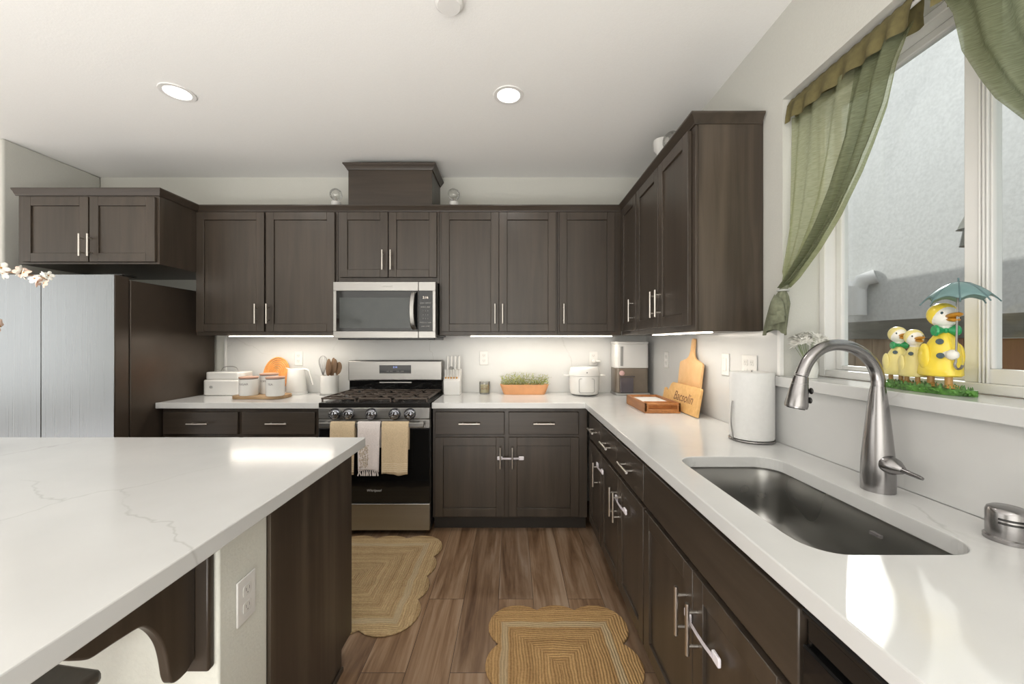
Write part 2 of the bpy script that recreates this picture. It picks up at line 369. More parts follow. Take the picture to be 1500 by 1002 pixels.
# ------------------------------------------------------------------ the room
YB, XR, ZC, ZT = 3.27, 1.135, 2.718, .914
struct(MB().box(-7, XR+.16, -3, YB+.15, -.1, 0).out('floor', FLOOR))
struct(MB().box(-7.1, XR+.16, -3.1, YB+.15, ZC, ZC+.1).out('ceiling', CEIL))
struct(MB().box(-7, XR+.16, YB, YB+.15, 0, ZC).out('wall_back', WALL))
struct(MB().box(-7, -3.454, 2.64, YB, 0, ZC).out('wall_left_return', WALL, bevel=.012, seg=3))
struct(MB().box(-7.15, -7, -3, YB, 0, ZC).out('wall_left', WALL))
struct(MB().box(-7, XR+.16, -3.15, -3, 0, ZC).out('wall_rear', WALL))
WY0, WY1, WZ0, WZ1 = .50, 1.632, 1.150, 2.352
m = MB()
m.box(XR, XR+.165, -3, WY0, 0, ZC); m.box(XR, XR+.165, WY1, YB, 0, ZC)
m.box(XR, XR+.165, WY0, WY1, 0, WZ0); m.box(XR, XR+.165, WY0, WY1, WZ1, ZC)
struct(m.out('wall_right', WALL))
# backsplash slabs (same stone as the counters)
struct(MB().box(-2.38, XR, YB-.02, YB-.0005, ZT+.0005, 1.385).out('trim_1', QZ))
struct(MB().box(XR-.012, XR-.0005, WY1+.008, YB-.021, ZT+.0005, 1.385).box(XR-.012, XR-.0005, -.6, WY1+.008, ZT+.0005, WZ0-.001).out('trim_2', QZ))
struct(MB().box(XR-.035, XR+.15, WY0-.03, WY1+.03, WZ0, WZ0+.042).out('trim_3', QZ, bevel=.003))
struct(MB().box(XR-.016, XR+.002, WY1-.006, WY1+.012, WZ0+.043, 1.388).out('trim_4', WHITE, bevel=.002))
struct(MB().box(-2.40, -2.381, YB-.024, YB-.0005, ZT+.0005, 1.385).out('trim_5', WHITE, bevel=.002))
# window
XF = XR+.152
wf = MB()
def frame(mb, x0, x1, y0, y1, z0, z1, t, tb=None, tt=None):
    tb = tb or t; tt = tt or t
    mb.box(x0, x1, y0, y0+t, z0, z1); mb.box(x0, x1, y1-t, y1, z0, z1); mb.box(x0, x1, y0+t, y1-t, z0, z0+tb); mb.box(x0, x1, y0+t, y1-t, z1-tt, z1)
WB = WZ0+.042
frame(wf, XF, XF+.09, WY0, WY1, WB, WZ1, .030)
win = struct(wf.out('window_1', WHITE, bevel=.004))
frame_ = MB(); frame(frame_, XF+.045, XF+.075, 1.085, WY1-.030, WB+.03, WZ1-.03, .028, .018, .028); frame_.out('window_sash', WHITE, win, bevel=.004)
frame_ = MB(); frame(frame_, XF+.008, XF+.040, WY0+.03, 1.115, WB+.03, WZ1-.03, .052, .04, .03)
frame_.box(XF+.012, XF+.040, 1.052, 1.0635, WB+.07, WZ1-.06)
for k in range(3): frame_.box(XF+.001, XF+.0085, 1.054+.009*k, 1.0585+.009*k, WB+.03, WZ1-.03)
frame_.out('window_sash', WHITE, win, bevel=.004)
MB().box(XF+.056, XF+.060, 1.11, WY1-.055, WB+.045, WZ1-.055).out('window_pane', GLASS, win)
MB().box(XF+.020, XF+.024, WY0+.08, 1.054, WB+.068, WZ1-.058).out('window_pane', GLASS, win)

# ------------------------------------------------------------------ cabinets
def handle(parent, x, z, vertical=True, L=.147, yf=-.02):
    m = MB(); r = .006; d = .030
    if vertical:
        m.tube([(x, yf-d, z-L/2), (x, yf-d, z+L/2)], r)
        for q in (-.048, .048): m.tube([(x, yf, z+q), (x, yf-d, z+q)], .0045, 10)
    else:
        m.tube([(x-L/2, yf-d, z), (x+L/2, yf-d, z)], r)
        for q in (-.048, .048): m.tube([(x+q, yf, z), (x+q, yf-d, z)], .0045, 10)
    return m.out('handle', NICK, parent, smooth=True)
def door(parent, x0, x1, z0, z1, hx=None, hz=None, fr=.058, name='door'):
    o = MB()
    o.box(x0, x0+fr, -.02, -.0005, z0, z1); o.box(x1-fr, x1, -.02, -.0005, z0, z1)
    o.box(x0+fr, x1-fr, -.02, -.0005, z0, z0+fr); o.box(x0+fr, x1-fr, -.02, -.0005, z1-fr, z1)
    o.box(x0+fr, x1-fr, -.0105, -.0005, z0+fr, z1-fr)
    d = o.out(name, CABW, parent, bevel=.0022)
    if hx is not None: handle(d, hx, hz)
    return d
def drawer(parent, x0, x1, z0, z1, h=True, name='drawer'):
    d = MB().box(x0, x1, -.02, -.0005, z0, z1).out(name, CABH, parent, bevel=.004, seg=3)
    if h: handle(d, (x0+x1)/2, (z0+z1)/2, False)
    return d
CP = [(.001, 0), (-.007, 0), (-.010, .008), (-.014, .012), (-.022, .026), (-.030, .033), (-.032, .036), (-.032, .044), (.001, .044)]
def crown(parent, path, z, mat=CABH, prof=CP, k=1):
    """sweep along an open 2-D path; outward = right of travel"""
    P = [Vector(p) for p in path]; rows = []
    for i, p in enumerate(P):
        ns = []
        if i > 0: d = (P[i]-P[i-1]).normalized(); ns.append(Vector((d.y, -d.x)))
        if i < len(P)-1: d = (P[i+1]-P[i]).normalized(); ns.append(Vector((d.y, -d.x)))
        n = sum(ns, Vector((0, 0))); n = n/(n.dot(ns[0])) if len(ns) == 2 else ns[0]
        rows.append([(p.x-n.x*a*k, p.y-n.y*a*k, z+b*k) for a, b in prof])
    m = MB(); nv = len(prof)
    vs = [q for r_ in rows for q in r_]; fs = []
    for i in range(len(rows)-1):
        for j in range(nv): j2 = (j+1) % nv; fs.append((i*nv+j, i*nv+j2, (i+1)*nv+j2, (i+1)*nv+j))
    fs.append(tuple(range(nv))); fs.append(tuple((len(rows)-1)*nv+j for j in range(nv)))
    return m.add(vs, fs).out('crown', mat, parent, smooth=True, angle=25)
def cabinet(label, loc, rz, wd, dep, z0, z1, doors=(), drawers=(), toe=False, crownpath=None, group=None, name='wall_cabinet', crownz=None, hollow=False):
    t = thing(name, label, 'cabinet', loc, rz, group)
    b = MB()
    if hollow:
        b.box(.0005, .018, .018, dep, z0, z1); b.box(wd-.018, wd-.0005, .018, dep, z0, z1); b.box(.018, wd-.018, .018, dep, z0, z0+.018)
        b.box(.0005, wd-.0005, 0, .018, z0, z1)
    else: b.box(.0005, wd-.0005, 0, dep, z0, z1)
    b.out('body', CABW, t, bevel=.0015)
    if toe: MB().box(.0005, wd-.0005, .055, dep, .001, z0-.0005).out('toe_kick', TOE, t)
    for d in doors: door(t, *d)
    for d in drawers: drawer(t, *d)
    if crownpath: crown(t, crownpath, crownz if crownz else z1-.030, k=1)
    return t
YU = 2.93   # box fronts of the back uppers, doors 2 cm proud
UD = YB-.001-YU
X = lambda px, s: (px-750)/s
ZU0, ZU1 = 1.386, 2.345
SU = 195.9
def ux(px): return (px-750)/SU
def upper(label, pxa, pxb, doors, z0=ZU0, group=None):
    xa, xb = ux(pxa), ux(pxb); wd = xb-xa
    L = [(ux(a)-xa, ux(b)-xa, za, zb, (ux(h)-xa), hz) for a, b, za, zb, h, hz in doors]
    return cabinet(label, (xa, YU, 0), 0, wd, UD, z0, ZU1, L, crownpath=[(0, 0), (wd, 0)], group=group)
DZ0, DZ1, HZ = 1.413, 2.308, 1.545
upper('tall dark brown two-door wall cabinet between fridge and microwave', 285, 493.5, [(287, 386.5, DZ0, DZ1, 376.5, HZ), (389.5, 490, DZ0, DZ1, 393.5, HZ)])
upper('short two-door dark wall cabinet directly above the microwave', 493.5, 643, [(497.3, 568, 1.820, DZ1, 561.5, 1.945), (569.2, 639.6, 1.820, DZ1, 573.5, 1.945)], z0=1.775)
upper('tall dark two-door wall cabinet just right of the microwave', 643, 817, [(646.6, 730.3, DZ0, DZ1, 725.5, HZ), (731.5, 814.5, DZ0, DZ1, 736.5, HZ)])
upper('narrow single-door dark wall cabinet in the corner above white cooker', 817, 911, [(819.5, 901, DZ0, DZ1, 825.5, HZ)])
# fridge cabinet
t = cabinet('short dark two-door cabinet above the refrigerator', (-3.31, 2.61, 0), 0, .945, YB-.001-2.61, 1.857, 2.345,
        [(.046, .487, 1.870, 2.302, .460, 1.975), (.4965, .930, 1.870, 2.302, .516, 1.975)], crownpath=[(-.014, 0), (.945, 0), (.945, .32)])
# chimney box
t = thing('chimney_box', 'plain dark wooden duct box with crown on top of cabinet above microwave', 'duct cover', (-1.235, 2.935, 0))
MB().box(0, .632, 0, YB-.001-2.935, ZU1+.015, 2.635).out('body', CABH, t, bevel=.0015)
crown(t, [(0, .33), (0, 0), (.632, 0), (.632, .33)], 2.632)
# right wall uppers (face -x): local x runs toward the camera
XU = .828
def rup(label, ya, yb, doors, cp=None):
    L = [(ya-a, ya-b, za, zb, ya-h, hz) for a, b, za, zb, h, hz in doors]
    return cabinet(label, (XU, ya, 0), -pi/2, ya-yb, XR-.001-XU-.012*0, ZU0-.003, ZU1, L, crownpath=cp)
rup('narrow single-door dark wall cabinet on right wall, nearest the corner', 2.929, 2.54, [(2.885, 2.546, DZ0, DZ1, 2.60, HZ)], [(0, 0), (.389, 0)])
t = rup('large dark two-door wall cabinet on right wall beside the window', 2.54, 1.755, [(2.534, 2.158, DZ0, DZ1, 2.195, HZ), (2.154, 1.79, DZ0, DZ1, 2.118, HZ)], [(0, 0), (.785, 0), (.785, .296)])
MB().box(.7855, .789, .012, .295, ZU0, 2.315).out('end_panel', PANW, t)
# base cabinets
BZ0, BZ1 = .10, .873
YBx = 2.74; SB = 209.6
def bx_(px): return (px-750)/SB
def base(label, pxa, pxb, doors, drawers, group=None):
    xa, xb = bx_(pxa), bx_(pxb)
    D = [(bx_(a)-xa, bx_(b)-xa, .114, .667, bx_(h)-xa if h else None, .53) for a, b, h in doors]
    W = [(bx_(a)-xa, bx_(b)-xa, .688, .845) for a, b in drawers]
    return cabinet(label, (xa, YBx, 0), 0, xb-xa, YB-.001-YBx, BZ0, BZ1, D, W, toe=True, name='base_cabinet', group=group)
base('base cabinet with two drawers and doors left of the range', 234.5, 464.5, [(238, 348, 338), (354, 461, 364)], [(238, 348), (354, 461)])
base('base cabinet with two drawers and latched doors right of the range', 633, 861, [(637, 739, 733), (745, 848, 750.5)], [(637, 739), (745, 848)])
XB = .547
def rbase(label, ya, yb, doors, drawers):
    D = [(ya-a, ya-b, .114, .667, (ya-h) if h else None, .52) for a, b, h in doors]
    W = [(ya-a, ya-b, .688, .845, hh) for a, b, hh in drawers]
    return cabinet(label, (XB, ya, 0), -pi/2, ya-yb, XR-.001-XB-.012*0, BZ0, BZ1, D, W, toe=True, name='base_cabinet', hollow='sink' in label)
rbase('corner base cabinet on right run with one drawer and one door', 2.738, 2.312, [(2.655, 2.316, 2.39)], [(2.655, 2.316, True)])
rbase('base cabinet with two drawers between the corner and sink cabinet', 2.312, 1.5645, [(2.308, 1.940, 1.985), (1.936, 1.568, 1.918)], [(2.308, 1.965, True), (1.961, 1.568, True)])
rbase('wide sink base cabinet with one long false drawer front', 1.5645, .711, [(1.558, 1.139, 1.18), (1.135, .717, 1.104)], [(1.558, .717, False)])
rbase('base cabinet at the near end of right run past the dishwasher', .095, -.6, [(.09, -.59, .03)], [(.09, -.59, True)])
# dishwasher
t = thing('dishwasher', 'black dishwasher under the counter beside the sink cabinet', 'dishwasher', (XB, .709, 0), -pi/2)
MB().box(.002, .61, .02, .55, .10, .865).out('body', BLK, t)
MB().box(.004, .608, -.022, .0195, .115, .79).out('door', BLKG, t, bevel=.004)
MB().box(.004, .608, -.012, .0195, .795, .855).box(.004, .608, -.024, -.012, .842, .855).out('control_panel', BLK, t, bevel=.004)
text('lettering', 'K', .022, TXTW, t, (.10, -.0228, .745), (pi/2, 0, 0))
MB().box(.002, .61, .06, .55, .001, .0995).out('toe_kick', TOE, t)

# ------------------------------------------------------------------ counters
def slab(name, outer, z0, z1, hole=None):
    bm = bmesh.new()
    vo = [bm.verts.new((x, y, z1)) for x, y in outer]; es = [bm.edges.new((vo[i], vo[(i+1) % len(vo)])) for i in range(len(vo))]
    if hole:
        vh = [bm.verts.new((x, y, z1)) for x, y in hole]; es += [bm.edges.new((vh[i], vh[(i+1) % len(vh)])) for i in range(len(vh))]
    bmesh.ops.triangle_fill(bm, use_beauty=True, edges=es)
    g = bmesh.ops.extrude_face_region(bm, geom=list(bm.faces))
    for v in g['geom']:
        if isinstance(v, bmesh.types.BMVert): v.co.z = z0
    bmesh.ops.recalc_face_normals(bm, faces=bm.faces)
    me = bpy.data.meshes.new(name); bm.to_mesh(me); bm.free(); me.materials.append(QZ)
    o = bpy.data.objects.new(name, me); COL.objects.link(o)
    md = o.modifiers.new('bevel', 'BEVEL'); md.width = .003; md.segments = 2; md.limit_method = 'ANGLE'; md.angle_limit = R(50)
    return o
XC, YC = .507, 2.694
SX0, SX1, SY0, SY1 = .60, .955, .772, 1.43
hole = rrect(SX0, SX1, SY0, SY1, .075, 8)
tag(slab('countertop', [(-.556, YC), (XC, YC), (XC, -.6), (XR-.0125, -.6), (XR-.0125, YB-.0205), (-.556, YB-.0205)], ZT-.040, ZT, hole),
    'L-shaped white veined quartz countertop with the steel sink cut in', 'countertop')
tag(slab('countertop', [(-2.47, YC), (-1.332, YC), (-1.332, YB-.0245), (-2.47, YB-.0245)], ZT-.040, ZT),
    'short white quartz countertop between refrigerator and range', 'countertop')
# sink
t = thing('kitchen_sink', 'single-bowl brushed stainless undermount sink below the window', 'sink', (0, 0, 0))
rows = []
for off, z in ((-.012, ZT-.0405), (.004, ZT-.0405), (.004, ZT-.05), (0, ZT-.06), (-.004, ZT-.17), (-.012, ZT-.215), (-.03, ZT-.238), (-.06, ZT-.247), (-.14, ZT-.25)):
    rows.append([(x, y, z) for x, y in rrect(SX0-off, SX1+off, SY0-off, SY1+off, max(.02, .075+off), 8)] if off > -.1 else [(x, y, z) for x, y in rrect(.60+.14, .955-.14, SY0+.14, SY1-.14, .02, 8)])
rows[0] = [(x, y, ZT-.0405) for x, y in rrect(SX0-.025, SX1+.025, SY0-.025, SY1+.025, .09, 8)]
rows = [r_+[r_[0]] for r_ in rows]
m = MB().grid(rows); n = len(rows[0]); m.f.append(tuple((len(rows)-1)*n+k for k in range(n-1)))
m.out('bowl', SINKM, t, smooth=True, angle=60)
MB().lathe([(.045, ZT-.2495), (.045, ZT-.246), (.03, ZT-.246), (.028, ZT-.2485)], 32, M_((.78, 1.1, 0))).out('drain', CHROME, t, smooth=True)
MB().box(.945, .9565, 1.0, 1.03, ZT-.085, ZT-.078).out('maker_badge', TXT, t)
# faucet
FY = 1.106
fp = lambda px, py: ((px-750)/515-1.04, 0, 1.335-(py-501)/515-ZT)
t = thing('kitchen_faucet', 'tall gooseneck brushed steel faucet standing behind the sink', 'faucet', (1.04, FY, ZT))
m = MB().lathe([(.0385, .0005), (.0385, .05), (.037, .09), (.031, .16), (.0245, .23), (.0195, .275), (.0165, .2955)], 40)
m.out('base', FAUC, t, smooth=True)
pts = [fp(1286, 566), fp(1285.5, 552), fp(1281, 538), fp(1272, 525), fp(1259, 514), fp(1243, 507), fp(1225, 504.5), fp(1207, 508), fp(1193, 517), fp(1183, 529), fp(1177, 541), fp(1173.5, 551)]
def smooth_pts(P, it=3):
    P = [Vector(p) for p in P]
    for _ in range(it):
        Q = [P[0]]
        for i in range(len(P)-1): Q += [P[i]*.75+P[i+1]*.25, P[i]*.25+P[i+1]*.75]
        P = Q+[P[-1]]
    return P
MB().tube(smooth_pts(pts, 2), .0160, 20).out('spout', FAUC, t, smooth=True)
a, b = Vector(fp(1173.3, 551.5)), Vector(fp(1165.5, 597)); q = [a.lerp(b, k) for k in (0, .08, .5, .9, 1)]
hd = MB().tube(q, [.0175, .0185, .024, .0285, .027], 24).out('spray_head', FAUC, t, smooth=True, angle=50)
MB().tube([b, b+(b-a)*.03], .022, 20).out('nozzle', BLK, hd, smooth=True)
m = MB()
for k in (.45, .75):
    c = a.lerp(b, k); m.ell((c.x+.024+.004*k, c.y-.012, c.z), (.004, .008, .009))
m.out('spray_button', BLK, hd, smooth=True)
m = MB()
m.tube([(0, -.01, .085), (0, -.03, .083), (.002, -.05, .080), (.004, -.068, .077)], [.022, .026, .022, .010], 20)
m.tube([(.001, -.045, .082), (.002, -.075, .078), (.003, -.11, .074), (.003, -.118, .073)], [.008, .0065, .0055, .004], 12)
m.out('lever', FAUC, t, smooth=True)
t = thing('air_gap', 'small brushed steel air gap cap on counter behind the sink', 'air gap', (1.052, .825, ZT))
MB().lathe([(.036, .0005), (.036, .008), (.0325, .011), (.0325, .060), (.030, .067), (.024, .071), (.001, .073)], 36).out('cap', FAUC, t, smooth=True)
m = MB()
for z in (.042, .050):
    pts = [(.0328*cos(a_), .0328*sin(a_), z) for a_ in [R(195+5*k) for k in range(13)]]
    m.tube(pts, .0022, 8)
m.out('vent_slot', BLK, t, smooth=True)

# ------------------------------------------------------------------ island
IX, IY1, IY0 = -.647, 1.72, .40
t = thing('kitchen_island', 'large white quartz-topped island with dark end panel and painted knee wall', 'island', (0, 0, 0))
slab('worktop', [(-2.95, IY0), (IX, IY0), (IX, IY1), (-2.95, IY1)], ZT-.040, ZT).parent = t
MB().box(-2.90, -.704, 1.118, 1.66, .085, ZT-.0405).box(-2.90, -.704, 1.118, 1.58, .001, .085).out('body', CABW, t)
m = MB().prism([(1.116, .001), (1.58, .001), (1.58, .085), (1.68, .085), (1.68, ZT-.0405), (1.116, ZT-.0405)], -.703, -.692, Matrix(((0, 0, 1, 0), (1, 0, 0, 0), (0, 1, 0, 0), (0, 0, 0, 1))))
m.out('end_panel', PANW, t, bevel=.001)
m = MB(); m.box(-.6915, -.682, 1.118, 1.578, .001, .022); m.out('shoe_moulding', CABH, t, bevel=.004)
for k in range(4):
    d0 = -2.88+.54*k
    dd = MB(); fr = .058
    x0, x1, z0, z1 = d0, d0+.53, .10, .86
    dd.box(x0, x1, 1.661, 1.68, z0, z1).out('door', CABW, t, bevel=.003)
MB().box(-2.90, -.701, .93, 1.1155, .001, ZT-.0405).out('knee_wall', PONY, t, bevel=.006)
def corbel(x):
    c = MB().box(x-.030, x+.039, .909, .9295, .563, ZT-.041).out('corbel_plate', CABW, t, bevel=.004)
    prof = [(.9085, ZT-.0412), (.64, ZT-.0412), (.640, .812), (.652, .800), (.674, .783), (.685, .777), (.714, .775), (.759, .770), (.773, .767), (.787, .758), (.807, .7305), (.8227, .697), (.8308, .666), (.836, .635), (.839, .612), (.847, .590), (.863, .583), (.885, .583), (.9085, .598)]
    P2 = smooth_pts([(a_, b_, 0) for a_, b_ in prof[3:-1]], 2)
    poly = prof[:3]+[(p.x, p.y) for p in P2]+[prof[-1]]
    m = MB().prism(poly, x-.012, x+.010, Matrix(((0, 0, 1, 0), (1, 0, 0, 0), (0, 1, 0, 0), (0, 0, 0, 1))))
    m.out('corbel_bracket', CABW, c, bevel=.004, seg=3)
corbel(-.749); corbel(-2.0)
def outlet(label, loc, rz, n=1, kind='outlet', plug=False, group=None):
    o = thing('wall_outlet' if kind == 'outlet' else 'wall_switch', label, kind, loc, rz, group)
    wd = .070 if n == 1 else .115
    MB().box(-wd/2, wd/2, -.006, -.0005, -.058, .058).out('cover_plate', PLW, o, bevel=.003)
    for i in range(n):
        cx = (i-(n-1)/2)*.046
        if kind == 'outlet':
            for z in (-.022, .022):
                f = MB().prism(rrect(cx-.016, cx+.016, -.014, .014, .007), .0065, .008, M_((0, 0, z), (pi/2, 0, 0))).out('receptacle', CERW, o)
                m = MB(); m.box(cx-.007, cx-.005, -.0085, -.0081, z-.001, z+.007); m.box(cx+.005, cx+.007, -.0085, -.0081, z-.001, z+.007); m.ell((cx, -.0081, z-.007), (.002, .0006, .002))
                m.out('slots', TXT, f)
        else:
            MB().box(cx-.016, cx+.016, -.009, -.0062, -.033, .033).out('rocker', CERW, o, bevel=.002)
    if plug: MB().box(-.012, .012, -.035, -.0086, -.036, -.010).box(.012, .055, -.034, -.018, -.030, -.012).out('plug', PLW, o, bevel=.005)
    return o
outlet('white outlet on the painted end of the island knee wall', (-.7005, 1.02, .665), pi/2)
outlet('white outlet on back wall above the white kettle', (-1.78, YB-.0205, 1.198), 0)
outlet('white outlet on back wall above the small glass candle', (-.234, YB-.0205, 1.20), 0)
outlet('white outlet with plug on back wall above the white cooker', (.678, YB-.0205, 1.198), 0, plug=True)
outlet('white outlet on right wall beside the rice dispenser', (XR-.0125, 2.82, 1.206), -pi/2)
outlet('white switch on right wall between cutting board and paper towels', (XR-.0125, 2.04, 1.217), -pi/2, kind='switch')
outlet('wide white double outlet on right wall behind paper towel roll', (XR-.0125, 1.835, 1.215), -pi/2, n=2)

# bar stool tucked under the island overhang
t = thing('bar_stool', 'dark wooden bar stool tucked under the island overhang, only its low back showing', 'stool', (-1.095, .70, 0), R(-8))
MB().box(-.19, .19, -.15, .17, .60, .63).out('seat', CABW, t, bevel=.01)
m = MB().prism([(-.2, .63), (.2, .63), (.2, .69), (.185, .705), (-.185, .705), (-.2, .69)], .02, .045, Matrix(((1, 0, 0, 0), (0, 0, 1, 0), (0, 1, 0, 0), (0, 0, 0, 1))))
m.out('backrest', CABW, t, bevel=.003)
for sx in (-1, 1):
    for sy in (-1, 1): MB().tube([(sx*.165, sy*.13, .001), (sx*.15, sy*.12, .60)], .016, 10).out('leg', CABW, t, smooth=True)
MB().tube([(-.158, -.125, .25), (.158, -.125, .25)], .010, 10).tube([(-.158, .125, .25), (.158, .125, .25)], .010, 10).out('footrest', CABW, t, smooth=True)

# ------------------------------------------------------------------ refrigerator
t = thing('refrigerator', 'large stainless french-door refrigerator and black side coloured brown by painted reflection', 'refrigerator', (-3.385, 2.42, 0))
FW = .91
MB().box(0, FW, .105, .82, .05, 1.735).out('body', FSIDE, t, bevel=.004)
MB().box(.02, FW-.02, .13, .80, .001, .0495).out('base', BLK, t)
for x0, x1 in ((0.001, .4525), (.4575, FW-.001)):
    d = MB().box(x0, x1, .004, .098, .715, 1.755).out('door', FSIDE, t, bevel=.006)
    MB().box(x0, x1, 0, .0035, .715, 1.755).out('door_skin', FRIDGE, d, bevel=.0012)
    MB().box((x0 if x0 < .1 else x1-.12), (x0+.12 if x0 < .1 else x1), .05, .15, 1.7555, 1.768).out('hinge_cover', BLK, d, bevel=.004)
d = MB().box(.001, FW-.001, .004, .098, .06, .70).out('freezer_drawer', FSIDE, t, bevel=.006)
MB().box(.001, FW-.001, 0, .0035, .06, .66).out('drawer_skin', FRIDGE, d, bevel=.0012)

# ------------------------------------------------------------------ range
t = thing('gas_range', 'stainless gas range with black oven door and black cooktop', 'range', (-1.3245, 2.67, 0))
RW = .762
MB().box(.001, RW-.001, .03, .565, .04, .885).out('body', BLK, t)
for sx in (.05, .71):
    MB().lathe([(.018, .001), (.018, .041)], 12, M_((sx, .1, 0))).out('foot', BLK, t)
MB().box(0, RW, -.005, .555, .8855, .918).box(.03, RW-.03, .03, .50, .918, .921).out('cooktop', BLK, t, bevel=.004)
m = MB().box(.0, RW, -.008, .0295, .808, .8845); m.out('control_panel', STEEL, t, bevel=.004)
for i, px in enumerate((493, 513, 546, 580, 602)):
    kx = (px-750)/213.5+1.3245
    kb = MB().lathe([(.024, 0), (.024, .004), (.019, .006), (.017, .03), (.012, .034), (.001, .035)], 24, M_((kx, -.0085, .846), (pi/2, 0, 0))).box(kx-.004, kx+.004, -.046, -.040, .83, .862).out('knob', CHROME, t, smooth=True)
    MB().lathe([(.030, 0), (.0385, .006), (.040, .02), (.036, .038), (.026, .050), (.012, .055)], 28, M_((kx, -.009, .846), (pi/2, 0, 0)), cap=False).out('safety_cover', CLEAR, kb, smooth=True, solid=.0015)
MB().box(.0, RW, -.006, .0295, .745, .8045).out('door_trim', STEEL, t, bevel=.003)
dr = MB().box(.0, RW, -.006, .0295, .232, .7445).out('oven_door', BLKG, t, bevel=.004)
text('lettering', 'Whirlpool', .024, TXTW, dr, (.379, -.0065, .318), (pi/2, 0, 0), shear=.25)
m = MB().box(.025, RW-.03, -.058, -.044, .762, .793)
m.box(.04, .065, -.046, -.0055, .765, .79); m.box(RW-.07, RW-.045, -.046, -.0055, .765, .79)
m.out('door_handle', STEEL, t, bevel=.004)
MB().box(.0, RW, -.006, .0295, .045, .2265).out('storage_drawer', STEEL, t, bevel=.003)
# backguard
bgy = .46
m = MB().box(.004, RW-.004, bgy+.03, .565, .921, 1.02); m.out('riser', BLKG, t, bevel=.003)
MB().box(.25, .51, bgy+.024, bgy+.031, 1.003, 1.012).out('riser_vent', STEEL, t)
bgd = MB().box(.0, RW, bgy+.01, .568, 1.0205, 1.186).out('backguard', STEEL, t, bevel=.012, seg=4)
dp = MB().box(.255, .51, bgy+.006, bgy+.0098, 1.082, 1.148).out('display', BLKG, bgd)
text('lettering', '2:16', .020, DIGI, dp, (.383, bgy+.0055, 1.132), (pi/2, 0, 0))
text('lettering', 'BAKE   BROIL            TIMER   CLOCK', .0085, TXTW, dp, (.383, bgy+.0055, 1.098), (pi/2, 0, 0))
# burners and grates
for bx0, by0, br0 in ((.16, .13, .045), (.16, .37, .034), (.60, .13, .045), (.60, .37, .034), (.38, .25, .05)):
    MB().lathe([(br0+.012, .9215), (br0+.012, .926), (br0, .928), (br0, .937), (br0*.85, .941), (.001, .942)], 24, M_((bx0, by0, 0))).out('burner', BLK, t, smooth=True)
for gx0, gx1 in ((.012, .255), (.262, .50), (.507, .750)):
    m = MB(); zt = .952; w_ = .007
    m.box(gx0, gx1, .004, .016, .940, zt); m.box(gx0, gx1, .488, .50, .940, zt); m.box(gx0, gx0+.011, .004, .50, .940, zt); m.box(gx1-.011, gx1, .004, .50, .940, zt)
    cx = (gx0+gx1)/2
    m.box(gx0, gx1, .245, .257, .940, zt)
    for cy in (.13, .37):
        for k in range(8):
            if k == 0 or k == 4: continue
            a_ = k*pi/4; L = .058 if k % 2 == 0 else .115
            x1_, y1_ = cx+cos(a_)*.028, cy+sin(a_)*.028
            x2_, y2_ = cx+cos(a_)*.105, cy+sin(a_)*.115
            m.tube([(x1_, y1_, .949), (x2_, y2_, .949)], .0055, 6)
        m.box(gx0, cx-.03, cy-.005, cy+.005, .942, zt); m.box(cx+.03, gx1, cy-.005, cy+.005, .942, zt)
    for fx in (gx0+.006, gx1-.012):
        for fy in (.008, .49): m.box(fx-.004, fx+.006, fy-.002, fy+.008, .9215, .940)
    m.out('grate', GRATE, t, bevel=.002)

